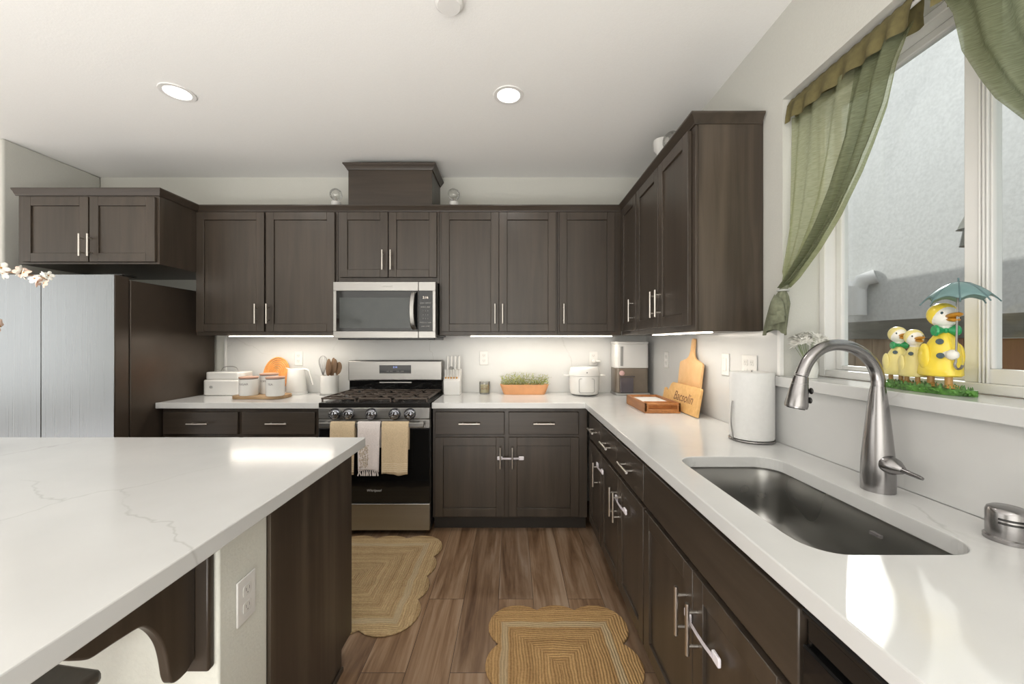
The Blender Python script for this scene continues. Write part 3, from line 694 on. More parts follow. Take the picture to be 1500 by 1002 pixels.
# towels on the oven handle
def towel(label, xa, xb, zb, mat, fringe=False, stripes=False, seed=0, back=.55):
    rnd = random.Random(seed); ph = rnd.random()*6
    t2 = thing('hand_towel', label, 'towel', (-1.3245, 2.67, 0))
    xa += 1.3245; xb += 1.3245; nx = 22; P = []
    zt = .797; yf, yb_ = -.064, -.036
    path = [(yb_, zb+(zt-zb)*(1-back)+.0), (yb_-.001, .70), (yb_, .765), (yb_-.002, .790), (yb_-.010, zt+.001), ((yf+yb_)/2, zt+.003), (yf+.006, zt), (yf, .788), (yf-.002, .74)]
    nz_ = 16
    for k in range(1, nz_+1): path.append((yf-.003, .74+(zb-.74)*k/nz_))
    for i in range(nx+1):
        u = i/nx; x = xa+(xb-xa)*u; col = []
        for j, (y, z) in enumerate(path):
            dn = max(0, (zt-z)/(zt-zb)); amp = .006*dn
            fold = amp*(sin(u*9+ph)+.6*sin(u*17+ph*2))
            xx = x+(.5-u)*.010*dn*(1 if j > 5 else .8)
            yy = y-(abs(amp)*1.4+fold if j > 5 else -0*fold)
            if j <= 5: yy = min(y+.004*dn, -.012)
            zz = z+(.006*sin(u*5+ph) if j == len(path)-1 else 0)
            col.append((xx, yy, zz))
        P.append(col)
    cl = MB().grid(P).out('cloth', mat, t2, smooth=True, solid=.003)
    if stripes:
        m = MB()
        for k in range(5):
            z = zb+.020+.0125*k; pts = []
            for i in range(nx+1):
                u = i/nx; dn = (zt-z)/(zt-zb); amp = .006*dn; fold = amp*(sin(u*9+ph)+.6*sin(u*17+ph*2))
                pts.append((xa+(xb-xa)*u+(.5-u)*.010*dn, yf-.003-(amp*1.4+fold)-.002, z))
            m.tube(pts, .0016, 6)
        m.out('stripe', TANS, t2, smooth=True)
    if fringe:
        m = MB()
        for k in range(11):
            u = (k+.5)/11; x = xa+(xb-xa)*u+(.5-u)*.01
            m.tube([(x, yf-.012, zb+.004), (x+rnd.uniform(-.003, .003), yf-.013, zb-.012), (x+rnd.uniform(-.006, .006), yf-.011, zb-.032)], [.0025, .004, .005], 6)
        m.out('fringe', WHT, t2, smooth=True)
        m = MB()
        for k in range(130):
            v_ = rnd.random(); u = .12+rnd.random()*.36; z = zb+.02+v_*.15; dn = (zt-z)/(zt-zb); amp = .006*dn
            fold = amp*(sin(u*9+ph)+.6*sin(u*17+ph*2))
            m.ell((xa+(xb-xa)*u, yf-.005-(amp*1.4+fold), z), (.003+rnd.random()*.004, .002, .003+rnd.random()*.004), 6, 4)
        m.out('embroidery', EMBR, t2, smooth=True)
    return t2
towel('tan striped towel at the left of the oven handle, half behind island', -1.218, -1.052, .452, TANT, stripes=True, seed=1)
towel('white towel with fringe and embroidery in middle of oven handle', -1.034, -.882, .475, WHT, fringe=True, seed=2)
towel('plain tan towel with ribbed hem at the right of oven handle', -.873, -.692, .452, TANT, stripes=True, seed=3)

# ------------------------------------------------------------------ microwave
MY = 2.80
t = thing('microwave_oven', 'stainless over-the-range microwave with black glass door', 'microwave', (-1.287, MY, 0))
MWW = .737
MB().box(.003, MWW-.001, .035, YB-.0015-MY-.02, 1.375, 1.7745).out('body', BLK, t, bevel=.003)
MB().box(.02, MWW-.012, .03, .40, 1.350, 1.3745).out('vent_base', BLK, t, bevel=.004)
d = MB()
frx = .612
d.box(.0, frx, 0, .034, 1.364, 1.412); d.box(.0, frx, 0, .034, 1.704, 1.768); d.box(0, .022, 0, .034, 1.412, 1.704); d.box(frx-.004, frx, 0.004, .034, 1.412, 1.704)
dd = d.out('door', STEEL, t, bevel=.002)
MB().box(.022, frx-.004, .003, .033, 1.4125, 1.7035).out('door_glass', BLKG, dd)
MB().box(.045, frx-.03, .0015, .0029, 1.436, 1.655).out('window_screen', MWGL, dd)
text('lettering', 'Whirlpool', .018, TXTW, dd, (.385, -.0005, 1.735), (pi/2, 0, 0), shear=.25)
pts = [(frx-.024, .0, 1.425), (frx-.030, -.03, 1.44), (frx-.034, -.044, 1.50), (frx-.036, -.048, 1.56), (frx-.034, -.044, 1.62), (frx-.030, -.03, 1.685), (frx-.024, 0, 1.698)]
rows = []
for p in smooth_pts(pts, 2): rows.append([(p.x-.016, p.y, p.z), (p.x-.012, p.y-.006, p.z), (p.x+.012, p.y-.006, p.z), (p.x+.016, p.y, p.z), (p.x-.016, p.y, p.z)])
MB().grid(rows).out('door_handle', STEEL, dd, smooth=True, solid=.003)
c = MB().box(frx+.003, MWW, 0, .034, 1.364, 1.412).box(frx+.003, MWW, 0, .034, 1.704, 1.768).box(MWW-.022, MWW, 0, .034, 1.412, 1.704).out('control_frame', STEEL, t, bevel=.002)
MB().box(frx+.003, MWW-.0225, .003, .033, 1.4125, 1.7035).out('control_panel', BLKG, c)
text('lettering', '2:16', .024, emis('display_pale', (.8, .7, .6), .7), c, (frx+.052, .0025, 1.655), (pi/2, 0, 0))
for i in range(7):
    text('keypad_row', ('COOK  DEFROST', 'REHEAT  MELT', '1    2    3', '4    5    6', '7    8    9', 'CLOCK  0  TIMER', 'STOP  START')[i], .0105, TXTW, c, (frx+.052, .0025, 1.615-.028*i), (pi/2, 0, 0))

# ------------------------------------------------------------------ under-cabinet and ceiling lights
def ucl(label, x0, x1, y0, y1, e):
    t = thing('under_cabinet_light', label, 'light', ((x0+x1)/2, (y0+y1)/2, 1.3825))
    hx, hy = (x1-x0)/2, (y1-y0)/2
    MB().box(-hx, hx, -hy, hy, -.006, -.0005).out('diffuser', LED, t, bevel=.001)
    l = lamp('tube_light', 'AREA', (0, 0, -.008), (0, 0, -1), e, (1, .92, .80), 2*hx*.98, 2*hy*.9); l.parent = t
ucl('lit warm strip light under the cabinet left of the microwave', -2.19, -1.39, 3.01, 3.04, 2.4)
ucl('lit warm strip light under the cabinets right of the microwave', -.32, .775, 3.01, 3.04, 2.6)
ucl('lit warm strip light under the right wall cabinets', .895, .925, 1.79, 2.48, 1.9)
def can(label, x, y, e=4):
    t = thing('recessed_light', label, 'ceiling light', (x, y, ZC))
    MB().lathe([(.062, -.0005), (.064, -.006), (.083, -.006), (.085, -.0005)], 40, cap=False).out('trim_ring', WHITE, t, smooth=True)
    MB().lathe([(.062, -.003), (.001, -.0031)], 40, cap=False).out('lens', CANE, t)
    l = lamp('can_lamp', 'AREA', (0, 0, -.012), (0, 0, -1), e, (1, .97, .92), .11); l.data.shape = 'DISK'; l.parent = t; l.data.spread = R(150)
can('lit round recessed ceiling light on the left, above the island', -1.852, 2.154)
can('lit round recessed ceiling light near the middle of ceiling', -.019, 2.178)
can('added unseen ceiling light behind the viewpoint on the left', -1.852, .2)  # unseen can added to raise the room's overall light
can('added unseen ceiling light behind the viewpoint, straight overhead', -.019, -.6)  # another unseen can added for the same fill
tag(MB().lathe([(.001, -.035), (.045, -.035), (.056, -.025), (.058, -.0005)], 32, M_((-.254, 1.565, ZC))).out('smoke_detector', WHITE, smooth=True), 'round white smoke detector on the ceiling at top of view', 'smoke detector')

# bulb lamps and ornaments on top of the cabinets
def bulb(label, x, y, k=1, z=2.375-.030+.001):
    t = thing('bulb_lamp', label, 'lamp', (x, y, z), group=None)
    MB().lathe([(.001, .0), (.036*k, .0), (.036*k, .08*k), (.030*k, .083*k), (.001, .083*k)], 28).out('base', PLW, t, smooth=True)
    MB().lathe([(.012*k, .0835*k), (.014*k, .095*k)]+[(.047*k*sin(a_), (.140-.047*cos(a_))*k) for a_ in [R(25+155*j/12) for j in range(13)]], 28, cap=False).out('bulb', BULB, t, smooth=True)
    MB().tube([(0, 0, .084*k), (0, 0, .115*k)], .006*k, 8).tube([(-.012*k, 0, .115*k), (-.006*k, 0, .14*k), (0, 0, .118*k), (.006*k, 0, .14*k), (.012*k, 0, .115*k)], .0008, 6).out('filament', NICK, t, smooth=True)
bulb('clear globe bulb on a white base, left of the duct box', -1.375, 3.04)
bulb('clear globe bulb on a white base, right of the duct box', -.455, 3.04)
bulb('clear globe bulb lamp on top of the right wall cabinets', .935, 2.27, 1.15)
t = thing('pedestal_bowl', 'white ceramic pedestal bowl on top of the right wall cabinets', 'bowl', (.945, 2.46, 2.346))
MB().lathe([(.001, 0), (.04, 0), (.035, .06), (.028, .13), (.03, .18), (.046, .20), (.050, .24), (.048, .262), (.044, .262), (.042, .22), (.001, .21)], 32).out('bowl', CERW, t, smooth=True)

# ------------------------------------------------------------------ child locks
def lock(label, loc, rz, L):
    t = thing('cabinet_lock', label, 'child lock', loc, rz, 'white strap locks on the cabinet doors')
    for s in (-1, 1):
        MB().prism(rrect(-.018, .018, -.013, .013, .006), 0, .008, M_((s*L/2, 0, 0), (pi/2, 0, 0))).out('pad', LOCKP, t, bevel=.002)
    pts = [(-L/2+.01, -.010, 0), (-L/4, -.013, 0), (0, -.014, 0), (L/4, -.013, 0), (L/2-.01, -.010, 0)]
    rows = [[(x, y, -.006), (x, y, .006)] for x, y, z in pts]
    MB().grid(rows).out('strap', LOCKS, t, solid=.002)
lock('white strap lock across the doors right of the range', (-.010, 2.7190, .524), 0, .150)
lock('white strap lock on the corner door of the right run', (.5260, 2.315, .585), -pi/2, .13)
lock('white strap lock on the two-drawer cabinet of the right run', (.5260, 1.870, .555), -pi/2, .15)
lock('largest white strap lock, on the sink cabinet doors', (.5260, 1.075, .525), -pi/2, .16)

# ------------------------------------------------------------------ back counter, left part
t = thing('slow_cooker', 'oblong white slow cooker at the left end of back counter', 'slow cooker', (-2.265, 3.125, ZT))
MB().prism(rrect(-.165, .165, -.09, .09, .05), .0005, .125).out('base', CERW, t, bevel=.012, seg=3)
l = MB().prism(rrect(-.150, .150, -.08, .08, .045), .1255, .185).out('lid', CERW, t, bevel=.008, seg=3)
MB().tube(smooth_pts([(-.07, 0, .186), (-.06, 0, .212), (-.03, 0, .225), (.03, 0, .225), (.06, 0, .212), (.07, 0, .186)], 2), .003, 8).out('lid_handle', WIRE, l, smooth=True)
MB().lathe([(.001, 0), (.011, 0), (.011, .008), (.001, .009)], 20, M_((-.08, -.0895, .070), (pi/2, 0, 0))).out('dial', PLG, t, smooth=True)
m = MB(); P = [(-.19, -.05), (-.175, -.105), (-.10, -.115), (-.02, -.108), (.06, -.120), (.14, -.112), (.19, -.075), (.195, .02), (.18, .10), (.05, .125), (-.08, .115), (-.16, .10), (-.188, .04)]
PP = smooth_pts([(x, y, 0) for x, y in P]+[(*P[0], 0)], 2)[:-1]
tag(m.prism([(p.x, p.y*.85) for p in PP], .0005, .025, None).out('serving_board', LIVE, bevel=.003, loc=(-1.885, 2.945, ZT)), 'live-edge wooden board under the three white canisters', 'board')
def canister(label, x, y, h, word):
    t = thing('canister', label, 'canister', (x, y, ZT+.0255), 0, 'lidded kitchen canisters')
    MB().lathe([(.001, 0), (.058, 0), (.0625, .006), (.0625, h), (.060, h+.002), (.001, h+.002)], 40).out('jar', CERW, t, smooth=True)
    l = MB().lathe([(.001, h+.008), (.0635, h+.008), (.0645, h+.012), (.0635, h+.019), (.001, h+.020)], 40).out('lid', LIDW, t, smooth=True)
    MB().lathe([(.0595, h+.002), (.0600, h+.0079)], 40, cap=False).out('seal', TXT, t, smooth=True)
    tx = text('lettering', word, .021, TXT, t, (0, -.0632, h*.72), (pi/2, 0, 0))
    for v in tx.data.vertices:   # wrap the word round the jar
        a_ = v.co.x/.0632; v.co.z -= .0632*(1-cos(a_)); v.co.x = .0632*sin(a_)
canister('white lidded canister reading SUGAR, left of the three', -1.965, 2.905, .118, 'SUGAR')
canister('taller white canister reading COFFEE, behind the other two', -1.878, 3.010, .135, 'COFFEE')
canister('white lidded canister reading TEA, right of the three', -1.752, 2.880, .120, 'TEA')
t = thing('woven_trivet', 'orange coiled oval trivet leaning on the back wall', 'trivet', (-1.945, 3.215, ZT+.153), 0)
m = MB()
for k in range(8):
    a_, b_ = .0075+.0138*k, .0245+.0165*k
    pts = [(a_*cos(q), 0, b_*sin(q)+.0) for q in [2*pi*j/40 for j in range(41)]]
    m.tube(pts, .0066, 8, M_((0, 0, 0), (R(-9), 0, 0)), cap=False)
m.out('coil', WOVEN, t, smooth=True, bevel=0)
t = thing('electric_kettle', 'plain white electric kettle between trivet and utensil crock', 'kettle', (-1.742, 3.145, ZT))
MB().lathe([(.001, .0), (.080, 0), (.082, .006), (.080, .020), (.001, .0205)], 40).out('base', PLW, t, smooth=True)
MB().lathe([(.076, .0215), (.077, .03), (.062, .195), (.058, .203), (.020, .209), (.001, .21)], 40).out('body', CERW, t, smooth=True)
MB().prism([(-.055, .14), (-.068, .203), (-.085, .215), (-.062, .208), (-.035, .204), (-.035, .15)], -.014, .014, Matrix(((1, 0, 0, 0), (0, 0, 1, 0), (0, 1, 0, 0), (0, 0, 0, 1)))).out('spout', CERW, t, bevel=.004)
MB().tube(smooth_pts([(.045, 0, .203), (.09, 0, .200), (.105, 0, .175), (.120, 0, .12), (.130, 0, .075)], 2), .009, 12).out('handle', CERW, t, smooth=True)
MB().tube([(.0985, -.008, .185), (.128, -.008, .08)], .0025, 8).out('handle_trim', PLG, t, smooth=True)
t = thing('utensil_crock', 'white crock of wooden spoons and wire whisk beside the range', 'crock', (-1.462, 3.12, ZT))
MB().lathe([(.001, .0), (.074, 0), (.076, .004), (.074, .008), (.001, .0085)], 32).out('coaster', PLG, t, smooth=True)
MB().lathe([(.001, .009), (.064, .009), (.068, .015), (.069, .15), (.067, .155), (.063, .155), (.062, .02), (.001, .018)], 36).out('crock', CERW, t, smooth=True)
def spoon(x, y, dx, h, rot=0, bw=.028, bl=.05):
    s = thing('wooden_spoon', 'brown wooden spoon standing in the white utensil crock', 'spoon', (-1.462+x, 3.12+y, ZT+.03), rot, 'wooden spoons in the utensil crock')
    tip = Vector((dx, 0, h-.03))
    MB().tube([(0, 0, 0), tip*.7], [.005, .006], 10).out('handle', SPOONW, s, smooth=True)
    dirv = tip.normalized(); ang = math.atan2(dirv.x, dirv.z)
    MB().ell((0, 0, 0), (bw, .006, bl), 18, 12, M_(tip*.82, (0, ang, 0))).out('bowl', SPOONW, s, smooth=True)
spoon(-.005, -.03, .012, .26, 0, .022, .07); spoon(.015, -.01, .03, .27, .1, .024, .06); spoon(.03, .01, .045, .25, -.1, .030, .052); spoon(.012, .02, .01, .28, 0, .020, .06); spoon(.0, .032, -.002, .24, .2, .024, .055)
t = thing('whisk', 'wire whisk standing in the utensil crock', 'whisk', (-1.500, 3.10, ZT+.03), .3)
MB().tube([(0, 0, 0), (-.005, 0, .13)], .006, 10).out('handle', NICK, t, smooth=True)
m = MB()
for k in range(5):
    a_ = pi*k/5; pts = [(-.005+cos(a_)*w_, sin(a_)*w_, z) for w_, z in ((.004, .13), (.022, .19), (.032, .235), (.024, .27), (0, .285), (-.024, .27), (-.032, .235), (-.022, .19), (-.004, .13))]
    m.tube(smooth_pts(pts, 1), .0011, 6)
m.out('wire_loops', WIRE, t, smooth=True)
# ------------------------------------------------------------------ back counter, right part
t = thing('knife_block', 'white knife block full of pale-handled knives, right of range', 'knife block', (-.478, 3.13, ZT))
TM = Matrix(((0, 0, 1, 0), (1, 0, 0, 0), (0, 1, 0, 0), (0, 0, 0, 1)))
MB().prism([(-.06, .0005), (.05, .0005), (.065, .20), (.02, .205), (-.062, .115)], -.062, .066, TM).out('block', PLW, t, bevel=.004)
for i in range(5):
    x = -.048+.022*i; y0, z0 = -.045, .140
    kn = MB().tube([(x, y0, z0), (x, y0-.022, z0+.062)], .0065, 10, ).out('knife_handle', CERW, t, smooth=True)
    MB().tube([(x, y0+.003, z0-.008), (x, y0-.002, z0+.006)], .0072, 10).out('bolster', plain('gold_bolster', (.65, .35, .10), .3, .6), kn, smooth=True)
for i in range(4):
    x = -.040+.030*i; kn = MB().box(x-.008, x+.008, .0, .018, .195, .31).out('knife_handle', CERW, t, bevel=.005, rot=(0, 0, 0))
m = MB().tube([(-.01, -.014, .20), (-.01, -.02, .222)], .011, 10).out('shears', PLG, t, smooth=True)
t = thing('jar_candle', 'small clear jar candle between knife block and planter', 'candle', (-.223, 3.165, ZT))
MB().lathe([(.001, .001), (.042, .001), (.044, .005), (.044, .098), (.041, .098), (.041, .012), (.001, .010)], 32).out('jar', BULB, t, smooth=True)
MB().lathe([(.001, .0125), (.0395, .0125), (.0395, .072), (.001, .074)], 28).out('wax', plain('wax', (.50, .44, .24), .5), t, smooth=True)
text('lettering', 'HOME', .018, TXTB, t, (0, -.0447, .045), (pi/2, 0, 0))
t = thing('herb_planter', 'oblong terracotta planter of olive green herbs on back counter', 'planter', (.10, 3.15, ZT))
rows = []
for hx, hy, z in ((.165, .045, .0005), (.172, .050, .012), (.197, .062, .080), (.186, .052, .080), (.180, .048, .064)):
    rr = [(x, y, z) for x, y in rrect(-hx, hx, -hy, hy, hy*.9, 8)]; rows.append(rr+[rr[0]])
m = MB().grid(rows); n = len(rows[0]); m.f.append(tuple(range(n-1))); m.f.append(tuple(4*n+k for k in range(n-1)))
m.out('pot', TERRA, t, smooth=True)
MB().prism(rrect(-.178, .178, -.046, .046, .04), .0645, .068).out('soil', SOIL, t)
def foliage(name, mat, n, seed, hx, hy, z0, z1, parent, ls=.012):
    rnd = random.Random(seed); m = MB()
    for k in range(n):
        x = rnd.uniform(-hx, hx); y = rnd.uniform(-hy, hy); h = z0+(z1-z0)*rnd.random()**.8*(1-.25*abs(x/hx)**3)
        lean = x*rnd.uniform(0, .22)
        for j in range(3):
            zz = z0+(h-z0)*(.45+.27*j); c = Vector((x+lean*(zz-z0)/.1+rnd.uniform(-.008, .008), y+rnd.uniform(-.008, .008), zz))
            M = M_(c, (rnd.uniform(-1, 1), rnd.uniform(-1, 1), rnd.uniform(0, 6.3))); s_ = ls*rnd.uniform(.6, 1.2)
            m.add([(0, 0, 0), (s_*.45, s_*.35, .001), (s_, 0, .003), (s_*.45, -s_*.35, .001)], [(0, 1, 2), (0, 2, 3)], M)
    o = m.out(name, mat, parent); return o
foliage('foliage', LEAF, 430, 3, .175, .048, .07, .172, t); f2 = foliage('foliage', LEAF2, 260, 4, .190, .055, .06, .165, t)
t = thing('rice_cooker', 'round white multi-cooker with side handles, under the plugged outlet', 'cooker', (.575, 3.10, ZT))
MB().lathe([(.001, .004), (.085, .004), (.108, .014), (.117, .05), (.120, .155), (.001, .156)], 44).out('body', CERW, t, smooth=True)
MB().lathe([(.001, .157), (.122, .157), (.122, .172), (.116, .200), (.110, .216), (.104, .222), (.001, .224)], 44).out('lid', CERW, t, smooth=True)
for s in (-1, 1): MB().prism(rrect(min(s*.118, s*.163), max(s*.118, s*.163), -.03, .03, .012), .152, .162).out('side_handle', PLW, t, bevel=.003)
m = MB()
pp = rrect(-.062, .062, .030, .138, .015, 4)
pts = [(.1215*sin(x/.1215), -.1215*cos(x/.1215), z) for x, z in pp]; pts.append(pts[0]); m.tube(pts, .0018, 6, cap=False)
m.out('panel_outline', PLG, t, smooth=True)
MB().lathe([(.001, 0), (.005, 0), (.005, .003), (.001, .003)], 12, M_((.0, -.119, .185), (pi/2, 0, 0))).out('indicator', TXT, t)
for a_ in (35, 145, 215, 325): MB().lathe([(.010, .0005), (.010, .006)], 10, M_((.085*cos(R(a_)), .085*sin(R(a_)), 0))).out('foot', PLG, t)
t = thing('rice_dispenser', 'tall white and bronze rice dispenser in the counter corner', 'dispenser', (.950, 3.155, ZT))
MB().prism(rrect(-.133, .133, -.085, .080, .03), .215, .405).out('hopper', PLW, t, bevel=.004)
MB().prism(rrect(-.136, .136, -.088, .083, .03), .4055, .424).out('lid', PLW, t, bevel=.005)
MB().box(-.095, -.073, -.087, -.0845, .232, .385).out('level_window', PLG, t, bevel=.002)
b_ = MB().prism(rrect(-.132, .132, -.083, .079, .028), .020, .2145)
b_.out('base', BRNZ, t, bevel=.003)
MB().lathe([(.001, 0), (.020, 0), (.020, .008), (.017, .010), (.001, .010)], 24, M_((-.083, -.083, .175), (pi/2, 0, 0))).out('button', PINK, t, smooth=True)
MB().prism(rrect(-.137, .137, -.115, .081, .025), .0005, .0195).out('foot_tray', PLG, t, bevel=.003)
MB().box(-.10, .02, -.088, -.0835, .145, .153).box(-.10, .0, -.112, -.084, .024, .14).out('measuring_cup', DGL, t, bevel=.006)
# serving tray on the right run
t = thing('wooden_tray', 'shallow reddish wooden tray holding white paper, near the corner', 'tray', (.888, 2.475, ZT))
m = MB(); hx, hy, h = .105, .185, .062
m.box(-hx, hx, -hy, hy, .0005, .010)
m.box(-hx, -hx+.012, -hy, hy, .010, h); m.box(hx-.012, hx, -hy, hy, .010, h); m.box(-hx, hx, hy-.012, hy, .010, h)
m.box(-hx, hx, -hy, -hy+.012, .010, .024); m.box(-hx, hx, -hy, -hy+.012, .048, h); m.box(-hx, -hx+.02, -hy, -hy+.012, .02, .05); m.box(hx-.02, hx, -hy, -hy+.012, .02, .05)
m.box(-hx+.012, hx-.012, -.085, -.075, .010, h-.006)
m.out('tray_frame', ACAC, t, bevel=.002)
tag(MB().box(-.088, .088, -.065, .165, .0, .008).out('paper_pad', PAPER, loc=(.888, 2.475, ZT+.0105+.030)), 'stack of white paper lying in the reddish wooden tray', 'paper')
tag(MB().box(-.086, .086, -.068, .168, 0, .029).out('wooden_box', BAMB2, bevel=.002, loc=(.888, 2.475, ZT+.0105)), 'flat pale wooden box inside the reddish tray under the paper', 'box')
# paddle board leaning on the right wall: local x -> -Y world
def leaning(name, label, cat, poly, thick, loc, lean, mat, bev=.004):
    """poly in (u = toward camera, v = up the board); board faces -x and leans back against the right wall"""
    t = thing(name, label, cat, loc, -pi/2)
    M = Matrix.Rotation(-lean, 4, 'X') @ Matrix(((1, 0, 0, 0), (0, 0, 1, 0), (0, 1, 0, 0), (0, 0, 0, 1)))
    MB().prism(poly, 0, thick, M).out('board', mat, t, bevel=bev, seg=3)
    return t, M
P = [(-.155, .0), (.155, .0), (.160, .285), (.150, .297), (.062, .318), (.035, .335), (.022, .365), (.020, .43), (.012, .442), (-.012, .442), (-.020, .43), (-.022, .365), (-.035, .335), (-.062, .318), (-.150, .297), (-.160, .285)]
P = [(x*.93, y*1.0) for x, y in P]
leaning('paddle_board', 'tall bamboo paddle cutting board leaning on the right wall', 'cutting board', P, .016, (1.055, 2.375, ZT+.003), R(6.5), BAMB)
P = [(-.20, .0), (.205, .0), (.205, .155), (.195, .163), (-.165, .163), (-.190, .150), (-.215, .110), (-.24, .100), (-.275, .118), (-.285, .11), (-.288, .05), (-.275, .035), (-.24, .045), (-.215, .035)]
t, M = leaning('lettered_board', 'small bamboo board with burnt lettering in front of the paddle board', 'cutting board', P, .018, (1.010, 2.345, ZT+.004), R(10), BAMB2)
tx = text('lettering', 'Bacsolin', .078, TXTB, t, (.0, 0, 0), (0, 0, 0), shear=.35, sx=1)
tx.matrix_local = Matrix.Rotation(-R(10), 4, 'X') @ Matrix.Translation((.01, -.0008, .085)) @ Matrix.Rotation(pi/2, 4, 'X')
t = thing('paper_towel_roll', 'thick white paper towel roll on wire holder by the right wall', 'paper towels', (1.032, 1.675, ZT))
MB().lathe([(.020, .012), (.082, .012), (.084, .016), (.084, .288), (.082, .292), (.020, .292)], 48).out('roll', PAPER, t, smooth=True)
MB().lathe([(.020, .013), (.020, .291)], 24, cap=False).out('core', STEMB, t, smooth=True)
m = MB(); pts = [(.086*cos(a_), .086*sin(a_), .006) for a_ in [2*pi*k/40 for k in range(41)]]; m.tube(pts, .0035, 8, cap=False)
m.tube([(-.086, 0, .006), (.086, 0, .006)], .003, 8); m.tube([(0, -.086, .006), (0, .086, .006)], .003, 8); m.tube([(0, 0, .006), (0, 0, .30)], .003, 8)
m.tube(smooth_pts([(-.086, -.01, .006), (-.090, -.01, .04), (-.096, -.01, .08), (-.090, -.01, .16), (-.088, -.01, .17)], 2), .0028, 8)
m.out('wire_holder', WIRE, t, smooth=True)

# ------------------------------------------------------------------ window sill things
SZ = WZ0+.0425
t = thing('duck_figurine', 'painted ornament of a mother duck under umbrella and two ducklings on sill', 'ornament', (1.205, 1.140, SZ), R(-90-6))
rnd = random.Random(5)
# local +x = toward the camera along the sill, -y = into the room
m = MB(); P = [(.138*cos(a_)*(1+.03*sin(5*a_)), .040*sin(a_)*(1+.04*sin(7*a_))) for a_ in [2*pi*k/48 for k in range(48)]]
m.prism(P, .0, .016)
for k in range(240):
    a_ = rnd.random()*6.28; q = rnd.random()**.5; x, y = .130*q*cos(a_), .036*q*sin(a_); m.lathe([(.004, .014), (.0005, .022+.006*rnd.random())], 4, M_((x, y, 0)))
for k in range(90):
    a_ = rnd.random()*6.28; m.ell((.138*cos(a_), .040*sin(a_), .004+.009*rnd.random()), (.005, .003, .004), 6, 4)
m.out('grass_base', GRASSB, t)
def duck(x, y, k, coat, faceang, tie, hood, buttons=2, headlift=0, parent=None):
    """k = scale: mother 1; body lofted as one coat surface, head and neck one surface"""
    B = M_((x, y, .018), (0, 0, faceang)) @ Matrix.Diagonal((k, k, k, 1))
    rows = []
    for z, cx, rx, ry in ((.028, -.004, .050, .034), (.032, -.004, .056, .038), (.050, -.003, .053, .037), (.080, .000, .046, .034), (.105, .004, .038, .030), (.125, .008, .027, .023), (.138, .010, .017, .016), (.146, .011, .013, .013)):
        rows.append([(cx+rx*cos(a_), ry*sin(a_), z) for a_ in [2*pi*j/28 for j in range(29)]])
    m = MB().grid(rows, M=B); n = 29; m.f.append(tuple(range(n-1)))
    body = m.out('duck_body', coat, parent, smooth=True, angle=60)
    # wing / tail lumps on the coat
    MB().ell((-.050, 0, .060), (.018, .020, .012), 16, 10, B).out('tail', coat if k == 1 else DWHT, body, smooth=True)
    for s in (-1, 1): MB().ell((0.000, s*.034, .080), (.020, .009, .034), 16, 10, B @ M_((0, 0, 0), (0, 0, 0))).out('wing', coat, body, smooth=True)
    h = headlift
    m = MB().tube([(.011, 0, .140), (.012, 0, .152), (.012, 0, .165+h)], [.013, .014, .018], 18, B)
    m.ell((.012, 0, .182+h), (.029, .026, .030), 24, 16, B); m.out('head', DWHT, body, smooth=True)
    m = MB(); m.ell((.005, 0, .187+h), (.031, .029, .031), 24, 16, B @ M_((0, 0, 0))); m.out('rain_hat', hood, body, smooth=True)
    if k == 1: MB().lathe([(.024, .0), (.044, -.004), (.045, -.001), (.024, .004)], 28, B @ M_((.006, 0, .203+h), (0, R(-20), 0))).out('hat_brim', hood, body, smooth=True)
    bk = B @ M_((.036, 0, .178+h), (0, R(-8), 0))
    MB().ell((.012, 0, .003), (.024, .013, .0065), 18, 10, bk).ell((.010, 0, -.005), (.017, .011, .0055), 18, 10, bk @ M_((0, 0, 0), (0, R(14), 0))).out('beak', ORNG, body, smooth=True)
    m = MB()
    for s in (-1, 1): m.ell((.033, s*.0155, .190+h), (.0028, .0028, .0038), 10, 8, B)
    m.out('eye', NAVY, body, smooth=True)
    if tie:
        m = MB(); q = B @ M_((.026, -.004, .147))
        for s in (-1, 1): m.lathe([(.003, 0), (.015, s*.020), (.013, s*.024), (.001, s*.022)], 12, q @ M_((0, 0, 0), (R(90), 0, 0)))
        m.ell((0, 0, 0), (.006, .006, .007), 10, 8, q); m.out('bow_tie', BOW, body, smooth=True)
    for i in range(buttons):
        z = .118-.036*i; f = .036+.012*i
        MB().lathe([(.001, 0), (.0075, 0), (.0075, .003), (.003, .004), (.001, .003)], 16, B @ M_((f-.006, -.018-.005*i, z), (R(75), 0, R(55)))).out('button', NAVY, body, smooth=True)
    for s in (-1, 1):
        B2 = M_((x, y, .018), (0, 0, R(-4))) @ Matrix.Diagonal((k, k, k, 1))
        m = MB().tube([(-.004+s*.026, 0, .034), (-.004+s*.026, 0, .002)], .0075, 10, B2)
        fx = -.004+s*.026
        m.add([(fx-.006, -.007, .0), (fx+.024, -.022, .0), (fx+.032, -.012, .0), (fx+.034, .010, 0), (fx-.006, .007, 0), (fx, 0, .012)], [(0, 1, 5), (1, 2, 5), (2, 3, 5), (3, 4, 5), (4, 0, 5), (4, 3, 2, 1, 0)], B2)
        m.out('leg', LEGO, body, smooth=False)
    return body, B
mo, B = duck(.052, 0, 1.06, YEL, R(-14), True, YEL, headlift=.002, parent=t)
duck(-.028, -.004, .76, YELP, R(-18), False, YELP, 1, headlift=-.004, parent=t)
duck(-.094, .004, .78, YELP, R(-14), True, YELP, 1, headlift=.004, parent=t)
u = MB().tube([(.112, -.018, .092), (.114, -.014, .300)], .0022, 8).tube(smooth_pts([(.112, -.018, .092), (.110, -.02, .080), (.118, -.02, .070), (.128, -.02, .074), (.131, -.02, .082)], 2), .003, 8).out('umbrella_shaft', WIRE, t, smooth=True)
